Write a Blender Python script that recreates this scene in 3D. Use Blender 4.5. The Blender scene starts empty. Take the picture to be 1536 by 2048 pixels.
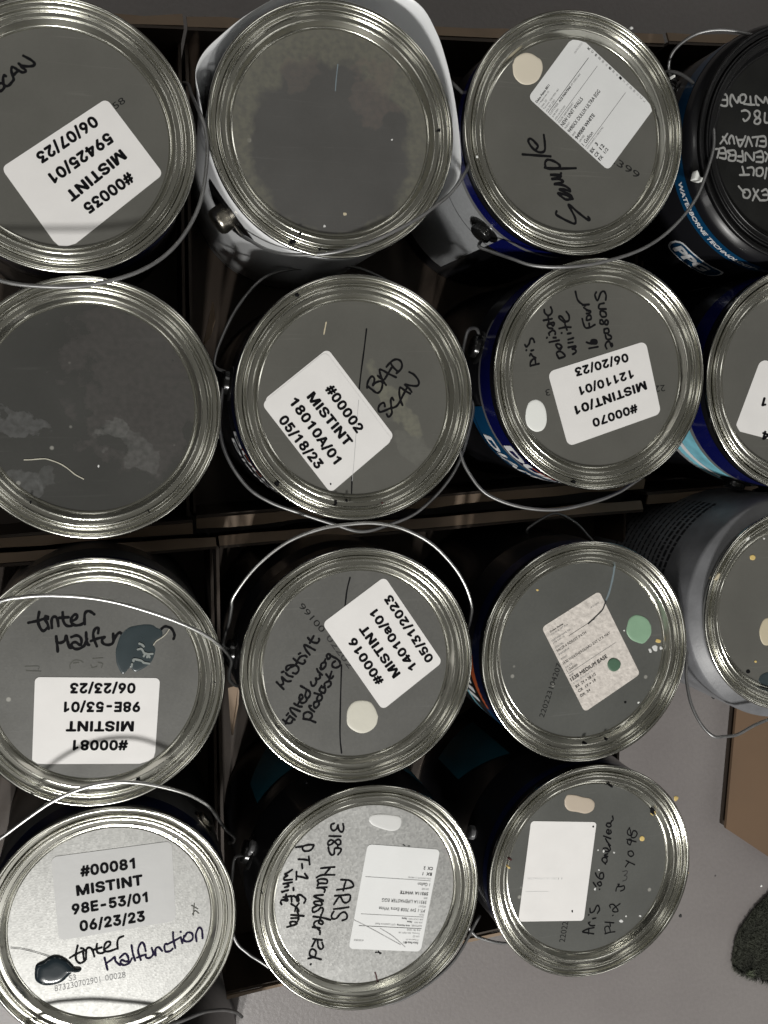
import bpy, bmesh, math, random
from mathutils import Vector, Matrix
random.seed(7)
C = bpy.context.scene
COL = C.collection

# ------------------------------------------------------------------ camera
H0 = 0.195                      # height of the can rims over the floor
DCAM, FPX, TX, TY = 0.68356, 2028.57, 0.0939644, 0.2611401
PW, PH = 1536.0, 2048.0
RM = Matrix.Rotation(TX, 3, 'X') @ Matrix.Rotation(TY, 3, 'Y')      # world -> camera
CAMP = Vector((0, 0, H0 + DCAM))
cam = bpy.data.cameras.new('camera'); camo = bpy.data.objects.new('camera', cam); COL.objects.link(camo)
cam.sensor_fit = 'VERTICAL'; cam.sensor_height = 36.0; cam.lens = 36.0 * FPX / PH
cam.clip_start = 0.02; cam.clip_end = 50
camo.matrix_world = Matrix.Translation(CAMP) @ RM.transposed().to_4x4()
C.camera = camo

# ------------------------------------------------------------------ light
w = bpy.data.worlds.new('World'); C.world = w; w.use_nodes = True
bg = w.node_tree.nodes['Background']
bg.inputs[1].default_value = 1.0
_n = w.node_tree.nodes; _l = w.node_tree.links        # dim room: paler ceiling overhead, dark walls towards the horizon
_tc = _n.new('ShaderNodeTexCoord'); _sx = _n.new('ShaderNodeSeparateXYZ'); _rp = _n.new('ShaderNodeValToRGB')
_l.new(_tc.outputs['Generated'], _sx.inputs[0]); _l.new(_sx.outputs['Z'], _rp.inputs['Fac']); _l.new(_rp.outputs['Color'], bg.inputs[0])
_e = _rp.color_ramp.elements; _e[0].position = .25; _e[0].color = (.010, .010, .009, 1); _e[1].position = .97; _e[1].color = (.115, .112, .100, 1)
_m = _e.new(.62); _m.color = (.042, .041, .037, 1)
def lamp(name, loc, size, size_y, power, target, col=(1, .985, .95)):
    l = bpy.data.lights.new(name, 'AREA'); l.shape = 'RECTANGLE'; l.size = size; l.size_y = size_y
    l.energy = power; l.color = col
    o = bpy.data.objects.new(name, l); COL.objects.link(o); o.location = loc
    d = Vector(target) - Vector(loc)
    o.rotation_euler = d.to_track_quat('-Z', 'Y').to_euler()
    return o
lamp('ceiling_or_fill_lamp', (-0.39, -2.00, 2.10), .08, .17, 33, (.05, -.1, .0))
lamp('ceiling_or_fill_lamp', (-0.15, -2.00, 2.10), .08, .17, 33, (.2, -.1, .0))
for _k in range(8):                                     # added fill ring, unseen: brightens the stickers and draws lines on the rims
    _a = math.radians(22 + 45 * _k); _p = (.9 + 2.5 * math.cos(_a), -.35 + 2.5 * math.sin(_a), 2.15)
    lamp('ceiling_or_fill_lamp', _p, .35, 1.2, 4.4, (.2, 0, .2))
C.view_settings.view_transform = 'Standard'; C.view_settings.look = 'None'
C.view_settings.exposure = 0.0; C.view_settings.gamma = 1.0

# ------------------------------------------------------------------ helpers
def at(px, py, z):
    """pixel of the full-size photograph -> point on the horizontal plane at height z"""
    d = RM.transposed() @ Vector(((px - PW / 2) / FPX, -(py - PH / 2) / FPX, -1.0))
    return CAMP + d * ((z - CAMP.z) / d.z)

def link(name, me, mat=None, parent=None, smooth=False):
    o = bpy.data.objects.new(name, me); COL.objects.link(o)
    if mat is not None and not me.materials: me.materials.append(mat)
    if parent is not None: o.parent = parent
    if smooth:
        for p in me.polygons: p.use_smooth = True
    return o

def mesh(name, verts, faces):
    me = bpy.data.meshes.new(name); me.from_pydata([tuple(v) for v in verts], [], faces); me.update(); return me

def tag(o, label, cat, group=None, kind=None):
    o['label'] = label; o['category'] = cat
    if group: o['group'] = group
    if kind: o['kind'] = kind
    return o

def empty(name, loc, label, cat, group=None):
    o = bpy.data.objects.new(name, None); COL.objects.link(o); o.location = loc
    o.empty_display_size = .02
    return tag(o, label, cat, group)

def lathe(name, prof, n=160, close_top=False, crisp=False):
    if crisp:                                   # extra rings beside the corners keep the flats flat under smooth shading
        q = [prof[0]]
        for (r0, z0), (r1, z1) in zip(prof, prof[1:]):
            if math.hypot(r1 - r0, z1 - z0) > .00065:
                q += [(r0 + (r1 - r0) * t, z0 + (z1 - z0) * t) for t in (.12, .5, .88)]
            q.append((r1, z1))
        prof = q
    v, f = [], []
    for r, z in prof:
        for i in range(n):
            a = 2 * math.pi * i / n; v.append((r * math.cos(a), r * math.sin(a), z))
    for k in range(len(prof) - 1):
        for i in range(n):
            j = (i + 1) % n
            f.append((k * n + i, (k + 1) * n + i, (k + 1) * n + j, k * n + j))
    if close_top: f.append(tuple((len(prof) - 1) * n + i for i in range(n)))
    return mesh(name, v, f)

def catmull(pts, m=7):
    P = [Vector(p) for p in pts]
    if len(P) < 3: 
        return [P[0].lerp(P[-1], t / 4) for t in range(5)]
    P = [P[0] * 2 - P[1]] + P + [P[-1] * 2 - P[-2]]
    out = []
    for i in range(1, len(P) - 2):
        a, b, c, d = P[i - 1:i + 3]
        for s in range(m):
            t = s / m
            out.append(.5 * ((2 * b) + (c - a) * t + (2 * a - 5 * b + 4 * c - d) * t * t + (3 * b - a - 3 * c + d) * t ** 3))
    out.append(P[-2]); return out

def tube(pts, r, n=10, caps=True):
    v, f = [], []
    P = [Vector(p) for p in pts]
    up = Vector((0, 0, 1)); prev = None
    for i, p in enumerate(P):
        t = (P[min(i + 1, len(P) - 1)] - P[max(i - 1, 0)]).normalized()
        x = t.cross(up)
        if x.length < .1: x = t.cross(Vector((1, 0, 0)))
        x.normalize()
        if prev is not None and prev.dot(x) < 0: x = -x
        prev = x; y = t.cross(x).normalized()
        for k in range(n):
            a = 2 * math.pi * k / n; v.append(p + x * (r * math.cos(a)) + y * (r * math.sin(a)))
    for i in range(len(P) - 1):
        for k in range(n):
            j = (k + 1) % n; f.append((i * n + k, i * n + j, (i + 1) * n + j, (i + 1) * n + k))
    if caps: f.append(tuple(range(n))[::-1]); f.append(tuple((len(P) - 1) * n + k for k in range(n)))
    return v, f

# ------------------------------------------------------------------ materials
MATS = {}
def nodes(name):
    m = bpy.data.materials.new(name); m.use_nodes = True
    nt = m.node_tree; b = nt.nodes['Principled BSDF']; return m, nt, b
def N(nt, t, **kw):
    n = nt.nodes.new(t)
    for k, v in kw.items(): setattr(n, k, v)
    return n
def simple(name, col, rough=.5, metal=0, spec=.5, bump=0, bscale=200, var=0, vscale=30, coat=0):
    m, nt, b = nodes(name)
    b.inputs['Base Color'].default_value = (*col, 1); b.inputs['Roughness'].default_value = rough
    b.inputs['Metallic'].default_value = metal; b.inputs['Specular IOR Level'].default_value = spec
    if coat: b.inputs['Coat Weight'].default_value = coat; b.inputs['Coat Roughness'].default_value = .08
    tc = N(nt, 'ShaderNodeTexCoord')
    if bump:
        n = N(nt, 'ShaderNodeTexNoise'); n.inputs['Scale'].default_value = bscale; n.inputs['Detail'].default_value = 4
        nt.links.new(tc.outputs['Object'], n.inputs['Vector'])
        bp = N(nt, 'ShaderNodeBump'); bp.inputs['Strength'].default_value = bump; bp.inputs['Distance'].default_value = .001
        nt.links.new(n.outputs['Fac'], bp.inputs['Height']); nt.links.new(bp.outputs['Normal'], b.inputs['Normal'])
    if var:
        n = N(nt, 'ShaderNodeTexNoise'); n.inputs['Scale'].default_value = vscale; n.inputs['Detail'].default_value = 6
        nt.links.new(tc.outputs['Object'], n.inputs['Vector'])
        r = N(nt, 'ShaderNodeMapRange'); r.inputs['To Min'].default_value = 1 - var; r.inputs['To Max'].default_value = 1 + var
        r.inputs['From Min'].default_value = .3; r.inputs['From Max'].default_value = .7
        nt.links.new(n.outputs['Fac'], r.inputs['Value'])
        mx = N(nt, 'ShaderNodeMix', data_type='RGBA', blend_type='MULTIPLY'); mx.inputs['Factor'].default_value = 1
        mx.inputs['A'].default_value = (*col, 1)
        nt.links.new(r.outputs['Result'], mx.inputs['B']); nt.links.new(mx.outputs['Result'], b.inputs['Base Color'])
        r2 = N(nt, 'ShaderNodeMapRange'); r2.inputs['To Min'].default_value = rough * .85; r2.inputs['To Max'].default_value = min(1, rough * 1.2)
        nt.links.new(n.outputs['Fac'], r2.inputs['Value']); nt.links.new(r2.outputs['Result'], b.inputs['Roughness'])
    return m

def tin_panel(name, base, rough, spangle=.0, spots=.0, smear_sheen=None, metal0=.22, spec=.5):
    """rolled tin plate: fine grain, crystal spangle, dried film, smears and painted-in reflections with shapes of their own"""
    m, nt, b = nodes(name); L = nt.links.new
    tc = N(nt, 'ShaderNodeTexCoord')
    g = N(nt, 'ShaderNodeTexNoise'); g.inputs['Scale'].default_value = 700; g.inputs['Detail'].default_value = 3
    v = N(nt, 'ShaderNodeTexVoronoi'); v.inputs['Scale'].default_value = 620
    cl = N(nt, 'ShaderNodeTexNoise'); cl.inputs['Scale'].default_value = 22; cl.inputs['Detail'].default_value = 5
    oi = N(nt, 'ShaderNodeObjectInfo'); ofs = N(nt, 'ShaderNodeVectorMath', operation='MULTIPLY_ADD')     # every lid its own grain and wear
    L(oi.outputs['Random'], ofs.inputs[0]); ofs.inputs[1].default_value = (3.1, 7.7, 0); L(tc.outputs['Object'], ofs.inputs[2])
    for n in (g, v, cl): L(ofs.outputs[0], n.inputs['Vector'])
    # fine rubbed scratches: a stretched, bent noise
    sm = N(nt, 'ShaderNodeMapping'); sm.inputs['Scale'].default_value = (14, 420, 1); sm.inputs['Rotation'].default_value = (0, 0, .7); L(ofs.outputs[0], sm.inputs['Vector'])
    sn = N(nt, 'ShaderNodeTexNoise'); sn.inputs['Scale'].default_value = 1; sn.inputs['Detail'].default_value = 2; sn.inputs['Distortion'].default_value = .6; L(sm.outputs[0], sn.inputs['Vector'])
    sr = N(nt, 'ShaderNodeMapRange'); sr.inputs['From Min'].default_value = .66; sr.inputs['From Max'].default_value = .74; sr.inputs['To Min'].default_value = 1; sr.inputs['To Max'].default_value = 1.16; L(sn.outputs['Fac'], sr.inputs['Value'])
    b.inputs['Metallic'].default_value = metal0; b.inputs['Specular IOR Level'].default_value = spec
    r1 = N(nt, 'ShaderNodeMapRange'); r1.inputs['To Min'].default_value = 1 - .02 - spangle; r1.inputs['To Max'].default_value = 1 + .02 + spangle
    L(v.outputs['Color'], r1.inputs['Value'])
    r2 = N(nt, 'ShaderNodeMapRange'); r2.inputs['From Min'].default_value = .3; r2.inputs['From Max'].default_value = .7
    r2.inputs['To Min'].default_value = .92; r2.inputs['To Max'].default_value = 1.07
    L(cl.outputs['Fac'], r2.inputs['Value'])
    mu = N(nt, 'ShaderNodeMath', operation='MULTIPLY'); L(r1.outputs[0], mu.inputs[0]); L(r2.outputs[0], mu.inputs[1])
    m0 = mu; mu = N(nt, 'ShaderNodeMath', operation='MULTIPLY'); L(m0.outputs[0], mu.inputs[0]); L(sr.outputs[0], mu.inputs[1])
    mx = N(nt, 'ShaderNodeMix', data_type='RGBA', blend_type='MULTIPLY'); mx.inputs['Factor'].default_value = 1
    mx.inputs['A'].default_value = (*base, 1); L(mu.outputs[0], mx.inputs['B'])
    col = mx.outputs['Result']; rr = N(nt, 'ShaderNodeMapRange')
    rr.inputs['To Min'].default_value = rough * .88; rr.inputs['To Max'].default_value = rough * 1.14
    L(cl.outputs['Fac'], rr.inputs['Value']); rough_s = rr.outputs[0]; met = None
    def film(mask, fcol, amt, frough):
        nonlocal col, rough_s
        a = N(nt, 'ShaderNodeMath', operation='MULTIPLY'); L(mask, a.inputs[0]); a.inputs[1].default_value = amt
        q = N(nt, 'ShaderNodeMix', data_type='RGBA'); L(a.outputs[0], q.inputs['Factor']); L(col, q.inputs['A']); q.inputs['B'].default_value = (*fcol, 1)
        col = q.outputs['Result']
        q2 = N(nt, 'ShaderNodeMix', data_type='FLOAT'); L(a.outputs[0], q2.inputs['Factor']); L(rough_s, q2.inputs['A']); q2.inputs['B'].default_value = frough
        rough_s = q2.outputs['Result']; return a.outputs[0]
    metal = []
    if spots:
        s = N(nt, 'ShaderNodeTexVoronoi'); s.inputs['Scale'].default_value = 90; L(tc.outputs['Object'], s.inputs['Vector'])
        t = N(nt, 'ShaderNodeMapRange'); t.inputs['From Min'].default_value = .16; t.inputs['From Max'].default_value = .10
        L(s.outputs['Distance'], t.inputs['Value'])
        pk = N(nt, 'ShaderNodeSeparateColor'); L(s.outputs['Color'], pk.inputs[0])
        gt = N(nt, 'ShaderNodeMath', operation='GREATER_THAN'); L(pk.outputs[0], gt.inputs[0]); gt.inputs[1].default_value = 1 - spots
        k = N(nt, 'ShaderNodeMath', operation='MULTIPLY'); L(t.outputs[0], k.inputs[0]); L(gt.outputs[0], k.inputs[1])
        metal.append(film(k.outputs[0], (.42, .41, .37), .55, .6))
    for (x, y, rx, ry, rot, fcol, amt, inv, wob) in (smear_sheen or []):
        mp = N(nt, 'ShaderNodeMapping', vector_type='TEXTURE'); mp.inputs['Location'].default_value = (x, y, 0)
        mp.inputs['Rotation'].default_value = (0, 0, math.radians(rot)); mp.inputs['Scale'].default_value = (rx, ry, 1)
        wn = N(nt, 'ShaderNodeTexNoise'); wn.inputs['Scale'].default_value = 55; wn.inputs['Detail'].default_value = 6; L(tc.outputs['Object'], wn.inputs['Vector'])
        sb = N(nt, 'ShaderNodeVectorMath', operation='SUBTRACT'); L(wn.outputs['Color'], sb.inputs[0]); sb.inputs[1].default_value = (.5, .5, .5)
        sc = N(nt, 'ShaderNodeVectorMath', operation='SCALE'); L(sb.outputs[0], sc.inputs[0]); sc.inputs['Scale'].default_value = wob
        ad = N(nt, 'ShaderNodeVectorMath', operation='ADD'); L(tc.outputs['Object'], ad.inputs[0]); L(sc.outputs[0], ad.inputs[1])
        L(ad.outputs[0], mp.inputs['Vector'])
        sx = N(nt, 'ShaderNodeVectorMath', operation='MULTIPLY'); sx.inputs[1].default_value = (1, 1, 0); L(mp.outputs[0], sx.inputs[0])
        ln = N(nt, 'ShaderNodeVectorMath', operation='LENGTH'); L(sx.outputs[0], ln.inputs[0])
        t = N(nt, 'ShaderNodeMapRange'); t.inputs['From Min'].default_value = .96 if inv else 1.05; t.inputs['From Max'].default_value = 1.06 if inv else .9
        L(ln.outputs['Value'], t.inputs['Value'])
        gr = N(nt, 'ShaderNodeMapRange'); gr.inputs['From Min'].default_value = .35; gr.inputs['From Max'].default_value = .62; gr.inputs['To Min'].default_value = .45
        gn = N(nt, 'ShaderNodeTexNoise'); gn.inputs['Scale'].default_value = 260; gn.inputs['Detail'].default_value = 5; L(tc.outputs['Object'], gn.inputs['Vector'])
        L(gn.outputs['Fac'], gr.inputs['Value'])
        k = N(nt, 'ShaderNodeMath', operation='MULTIPLY'); L(t.outputs[0], k.inputs[0]); L(gr.outputs[0], k.inputs[1])
        metal.append(film(k.outputs[0], fcol, amt, .55))
    L(col, b.inputs['Base Color']); L(rough_s, b.inputs['Roughness'])
    bp = N(nt, 'ShaderNodeBump'); bp.inputs['Strength'].default_value = .05 + spangle * .12; bp.inputs['Distance'].default_value = .0004
    L((v.outputs['Distance'] if spangle else g.outputs['Fac']), bp.inputs['Height']); L(bp.outputs['Normal'], b.inputs['Normal'])
    return m

TIN = (.128, .126, .113)
def ring_mat():
    m = simple('tin_ring', (.60, .595, .54), .20, 1); return m
M = dict(
    ring=ring_mat(),
    panel=tin_panel('tin_panel', TIN, .31, 0, .06),
    panel_dirty=tin_panel('tin_panel_dirty', (.110, .112, .104), .36, .02, .20),
    spangle=tin_panel('tin_panel_spangled', (.27, .27, .26), .42, .16, .04, metal0=.42),
    spangle_mid=tin_panel('tin_panel_bright_spangle', (.34, .34, .33), .44, .20, .04, metal0=.45),
    spangle_dull=tin_panel('tin_panel_dull_spangle', (.130, .129, .121), .36, .04, .06),
    stained=tin_panel('tin_panel_stained', (.100, .098, .094), .34, 0, .10, [(.000, -.010, .055, .056, 8, (.155, .151, .120), .85, True, .034),
                                                                (.030, .030, .016, .020, 20, (.15, .125, .11), .5, False, .05), (-.02, .034, .014, .012, 20, (.14, .12, .105), .45, False, .05)]),
    smeared=tin_panel('tin_panel_smeared_sheen', (.064, .064, .060), .24, 0, .30, [(.030, .014, .040, .060, 20, (.080, .071, .068), .5, False, .10), (.014, -.017, .012, .008, -35, (.15, .15, .142), .5, False, .04),  # first patch is a pinkish reflection painted in, the rest are smears
                         (.031, -.030, .016, .010, -30, (.13, .13, .124), .42, False, .05), (-.045, -.008, .018, .007, -25, (.14, .14, .14), .45, False, .04),
                         (-.043, -.049, .012, .009, 0, (.15, .152, .15), .4, False, .03), (-.028, -.045, .007, .006, 0, (.14, .142, .14), .3, False, .03)]),
    handprint=tin_panel('tin_panel_glue', TIN, .33, 0, .05, [(.028, -.001, .030, .009, -52, (.20, .196, .15), .7, False, .03), (.043, -.034, .014, .010, -50, (.19, .19, .165), .35, False, .04)]),
    black_body=simple('black_label', (.008, .008, .0095), .28, coat=.3, bump=.02, bscale=30),
    navy=simple('navy_label', (.004, .006, .075), .25, coat=.5, bump=.03, bscale=25),
    dark_navy=simple('dark_navy_label', (.004, .007, .03), .3),
    midblue=simple('mid_blue_label', (.004, .050, .125), .3, coat=.2),
    teal=simple('teal_label', (.014, .125, .18), .4, var=.2, vscale=40),
    sky=simple('pale_blue_label', (.22, .55, .66), .35, var=.25, vscale=70),
    orange=simple('orange_label', (.42, .09, .03), .35),
    label_white=simple('white_label_ink', (.78, .79, .80), .4),
    grey_line=simple('grey_label_line', (.16, .16, .165), .3),
    silver=simple('silver_label', (.42, .43, .44), .38, .3, var=.08, vscale=400),
    grey_body=simple('grey_metal_body', (.20, .20, .20), .30, .7, var=.15, vscale=50, bump=.05, bscale=40),
    dkgrey_body=simple('grey_can_label', (.145, .147, .155), .42, 0, var=.18, vscale=60, bump=.1, bscale=300),
    print_grey=simple('dark_small_print', (.025, .025, .028), .5),
    plastic=simple('black_plastic', (.0055, .0055, .006), .34, spec=.35, bump=.06, bscale=120, var=.25, vscale=60),
    plastic_panel=simple('black_plastic_lid', (.0085, .0088, .0082), .55, spec=.22, bump=.2, bscale=150, var=.35, vscale=50),
    ear=simple('ear_plastic', (.007, .007, .007), .22),
    steel=simple('bail_steel', (.50, .50, .49), .34, 1, var=.1, vscale=80),
    steel_shaded=simple('shaded_bail_steel', (.25, .25, .25), .42, .8, var=.15, vscale=80),  # bail steel darkened for wires in little light; shade is in the colour
    button=simple('ear_steel', (.45, .42, .36), .28, 1, var=.12, vscale=200),
    paper=simple('sticker_paper', (.765, .75, .735), .5, spec=.4, bump=.22, bscale=28, var=.025, vscale=60),
    paper_grey=simple('sticker_paper_thermal', (.72, .725, .72), .5, spec=.35, bump=.06, bscale=60, var=.02, vscale=60),
    paper_dirty=simple('sticker_paper_creased', (.62, .575, .53), .6, bump=.9, bscale=260, var=.16, vscale=240),
    paper_dimmed=simple('sticker_paper_dimmed', (.44, .44, .435), .42, spec=.5, bump=.25, bscale=35, var=.03, vscale=40),  # sticker paper with its dimmer look beside the glare painted into the colour
    wrap=simple('loose_white_label', (.78, .79, .80), .32, spec=.5, bump=.25, bscale=22, coat=.2),
    toner=simple('toner_black', (.006, .006, .007), .8, spec=.06),
    faint=simple('faded_print', (.40, .40, .40), .6),
    midprint=simple('small_print', (.22, .22, .22), .6),
    ink=simple('marker_ink', (.008, .008, .009), .8, spec=.06),
    ink_purple=simple('marker_ink_purple', (.016, .012, .035), .8, spec=.06),
    ink_faint=simple('marker_ink_faded', (.11, .11, .10), .8, spec=.06),
    ink_thin=simple('marker_ink_thin', (.045, .045, .045), .8, spec=.06),
    ink_silver=simple('paint_pen_grey', (.30, .30, .29), .5, var=.12, vscale=300),
    jet=simple('inkjet_code', (.02, .02, .02), .8, spec=.06),
    jet_grey=simple('inkjet_code_grey', (.30, .30, .30), .8, spec=.06),
    dab_cream=simple('cream_paint', (.66, .60, .49), .45, bump=.12, bscale=80),
    dab_white=simple('white_paint', (.80, .81, .78), .4, bump=.15, bscale=90),
    dab_grey=simple('pale_grey_paint', (.62, .60, .52), .4, bump=.25, bscale=90),
    dab_lgrey=simple('white_grey_paint', (.62, .62, .61), .4, bump=.2, bscale=60),
    dab_green=simple('green_paint', (.23, .37, .25), .42, bump=.4, bscale=90, var=.06, vscale=90),
    dab_dgreen=simple('dark_green_paint', (.07, .14, .09), .45, bump=.4, bscale=150),
    dab_beige=simple('beige_paint', (.47, .40, .32), .5, bump=.2, bscale=90),
    dab_sand=simple('sand_paint', (.52, .46, .33), .45, bump=.2, bscale=90),
    dab_yellow=simple('yellow_paint', (.62, .46, .17), .45),
    dab_teal=simple('wet_dark_teal_paint', (.012, .019, .024), .16, spec=.35),
    dab_teal_dry=simple('dark_teal_paint', (.030, .043, .048), .28, var=.08, vscale=60),
    dab_red=simple('dark_red_paint', (.05, .012, .012), .4),
    dab_blue=simple('slate_blue_paint', (.16, .20, .22), .5),
    scratch=simple('scratched_tin', (.22, .24, .23), .45, .2),
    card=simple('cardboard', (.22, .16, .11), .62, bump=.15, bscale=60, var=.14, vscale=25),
    card_shaded=simple('cardboard_shaded', (.040, .027, .018), .6, bump=.15, bscale=60, var=.14, vscale=25),  # cardboard with the shade between the cans darkened into its colour
    flatcard=simple('flat_cardboard', (.135, .083, .047), .7, bump=.12, bscale=90, var=.08, vscale=14),
    tuft=simple('dark_green_pile', (.040, .043, .031), .9, var=.35, vscale=60),
    tuft_pale=simple('pale_green_pile', (.10, .115, .075), .9),
    hair=simple('pale_fibre', (.48, .46, .38), .5),
)
def floor_mat():
    m, nt, b = nodes('painted_concrete'); L = nt.links.new
    tc = N(nt, 'ShaderNodeTexCoord')
    a = N(nt, 'ShaderNodeTexNoise'); a.inputs['Scale'].default_value = 6; a.inputs['Detail'].default_value = 6
    c = N(nt, 'ShaderNodeTexNoise'); c.inputs['Scale'].default_value = 260; c.inputs['Detail'].default_value = 4
    s = N(nt, 'ShaderNodeTexVoronoi'); s.inputs['Scale'].default_value = 45
    for n in (a, c, s): L(tc.outputs['Object'], n.inputs['Vector'])
    r = N(nt, 'ShaderNodeValToRGB'); r.color_ramp.elements[0].position = .3; r.color_ramp.elements[1].position = .7
    r.color_ramp.elements[0].color = (.168, .152, .149, 1); r.color_ramp.elements[1].color = (.208, .192, .186, 1)
    L(a.outputs['Fac'], r.inputs['Fac'])
    g = N(nt, 'ShaderNodeMapRange'); g.inputs['From Min'].default_value = .3; g.inputs['From Max'].default_value = .7; g.inputs['To Min'].default_value = .96; g.inputs['To Max'].default_value = 1.04
    L(c.outputs['Fac'], g.inputs['Value'])
    mx = N(nt, 'ShaderNodeMix', data_type='RGBA', blend_type='MULTIPLY'); mx.inputs['Factor'].default_value = 1
    L(r.outputs['Color'], mx.inputs['A']); L(g.outputs[0], mx.inputs['B'])
    t = N(nt, 'ShaderNodeMapRange'); t.inputs['From Min'].default_value = .055; t.inputs['From Max'].default_value = .04; L(s.outputs['Distance'], t.inputs['Value'])
    pk = N(nt, 'ShaderNodeSeparateColor'); L(s.outputs['Color'], pk.inputs[0])
    gt = N(nt, 'ShaderNodeMath', operation='GREATER_THAN'); L(pk.outputs[1], gt.inputs[0]); gt.inputs[1].default_value = .86
    k = N(nt, 'ShaderNodeMath', operation='MULTIPLY'); L(t.outputs[0], k.inputs[0]); L(gt.outputs[0], k.inputs[1])
    m2 = N(nt, 'ShaderNodeMix', data_type='RGBA'); L(k.outputs[0], m2.inputs['Factor']); L(mx.outputs['Result'], m2.inputs['A'])
    rp = N(nt, 'ShaderNodeValToRGB'); rp.color_ramp.interpolation = 'CONSTANT'
    rp.color_ramp.elements[0].color = (.05, .045, .045, 1); rp.color_ramp.elements[1].position = .5; rp.color_ramp.elements[1].color = (.45, .43, .40, 1)
    L(pk.outputs[2], rp.inputs['Fac']); L(rp.outputs['Color'], m2.inputs['B'])
    L(m2.outputs['Result'], b.inputs['Base Color']); b.inputs['Roughness'].default_value = .45
    bp = N(nt, 'ShaderNodeBump'); bp.inputs['Strength'].default_value = .25; bp.inputs['Distance'].default_value = .001
    L(c.outputs['Fac'], bp.inputs['Height']); L(bp.outputs['Normal'], b.inputs['Normal'])
    return m
M['floor'] = floor_mat()

# ------------------------------------------------------------------ floor
fl = link('floor', mesh('floor', [(-6, -6, 0), (6, -6, 0), (6, 6, 0), (-6, 6, 0)], [(0, 1, 2, 3)]), M['floor'])
fl['kind'] = 'structure'

# ------------------------------------------------------------------ cardboard cartons
ZB, TW = 0.090, 0.0024
def prism(outline, z0, z1):
    n = len(outline); v = [(x, y, z0) for x, y in outline] + [(x, y, z1) for x, y in outline]
    f = [tuple(range(n))[::-1], tuple(range(n, 2 * n))] + [(i, (i + 1) % n, n + (i + 1) % n, n + i) for i in range(n)]
    return v, f
def wall(p, q, z0, z1, t, parts=10, wob=.0007):
    """a slightly wavy upright sheet between two floor points; t is its thickness to the left of p->q"""
    p, q = Vector(p), Vector(q); d = (q - p); nrm = Vector((-d.y, d.x)).normalized()
    v, f = [], []
    for i in range(parts + 1):
        s = i / parts; off = nrm * (wob * math.sin(s * 7.3 + p.x * 90) * math.sin(math.pi * s))
        b = p.lerp(q, s) + off; zt = z1 + .0008 * math.sin(s * 11 + p.y * 70)
        for (m_, z) in ((0, z0), (0, zt), (1, zt), (1, z0)): v.append((*(b + nrm * (t * m_)), z))
    for i in range(parts):
        for k in range(4):
            f.append((4 * i + k, 4 * i + (k + 1) % 4, 4 * i + 4 + (k + 1) % 4, 4 * i + 4 + k))
    f += [(0, 1, 2, 3)[::-1], tuple(4 * parts + k for k in range(4))]
    return mesh('wall', v, f)
def lip(p, q, z, width, parts=14, seed=0):
    """folded-over stub of the cut-off flap, leaning out to the right of p->q"""
    rnd = random.Random(seed); p, q = Vector(p), Vector(q); d = q - p; nrm = Vector((d.y, -d.x)).normalized()
    v, f = [], []
    for i in range(parts + 1):
        s = i / parts; b = p.lerp(q, s) ; wdt = width * rnd.uniform(.82, 1.1)
        zz = z + .001 + .0012 * math.sin(s * 9 + seed)
        o = b + nrm * wdt
        v += [(*b, zz), (*o, zz - .0035), (*o, zz - .0060), (*b, zz - .0024)]
    for i in range(parts):
        for k in range(4): f.append((4 * i + k, 4 * i + (k + 1) % 4, 4 * i + 4 + (k + 1) % 4, 4 * i + 4 + k))
    f += [(3, 2, 1, 0), tuple(4 * parts + k for k in range(4))]
    return mesh('lip', v, f)
def carton(bl, br, tr, tl, label, lips):
    cx, cy = sum(p[0] for p in (bl, br, tr, tl)) / 4, sum(p[1] for p in (bl, br, tr, tl)) / 4
    root = empty('cardboard_carton', (cx, cy, 0), label, 'cardboard box', 'open cartons holding the paint cans')
    L = lambda p: (p[0] - cx, p[1] - cy)
    c = [L(p) for p in (bl, br, tr, tl)]
    link('base_panel', mesh('base', *prism(c, .0006, .003)), M['card_shaded'], root)
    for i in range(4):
        link('side_wall', wall(c[i], c[(i + 1) % 4], .0031, ZB if i % 2 == 0 else ZB - .028, TW, 14, .0007 if i % 2 == 0 else .0003), M['card_shaded'], root)
    for i, wd in lips.items():
        link('cut_flap', lip(c[i], c[(i + 1) % 4], ZB, wd, seed=i + int(abs(cx) * 100)), M['card'], root)
    return root
carton((.061, -.0785), (.444, -.0535), (.452, .309), (.061, .286), 'open brown carton around the stained-lid, sample-lid, bad-scan and 00070 cans', {0: .0085, 2: .0085})
carton((.0785, -.467), (.4405, -.434), (.443, -.0800), (.0785, -.1000), 'open brown carton around the 00016, forest green, Harvester road and blank-sticker cans', {0: .005, 2: .0085})
carton((-.33, -.103), (.0580, -.0815), (.0580, .286), (-.33, .262), 'open brown carton at the left edge around the 00035 and smeared-lid cans', {0: .0085, 2: .0085})
carton((-.32, -.445), (.0770, -.440), (.0760, -.100), (-.33, -.120), 'open brown carton at the left edge around the two 00081 cans', {2: .0075})
carton((.447, -.068), (.84, -.045), (.85, .335), (.457, .312), 'open brown carton at the right edge around the black plastic lid can', {0: .0085, 2: .0085})

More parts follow.
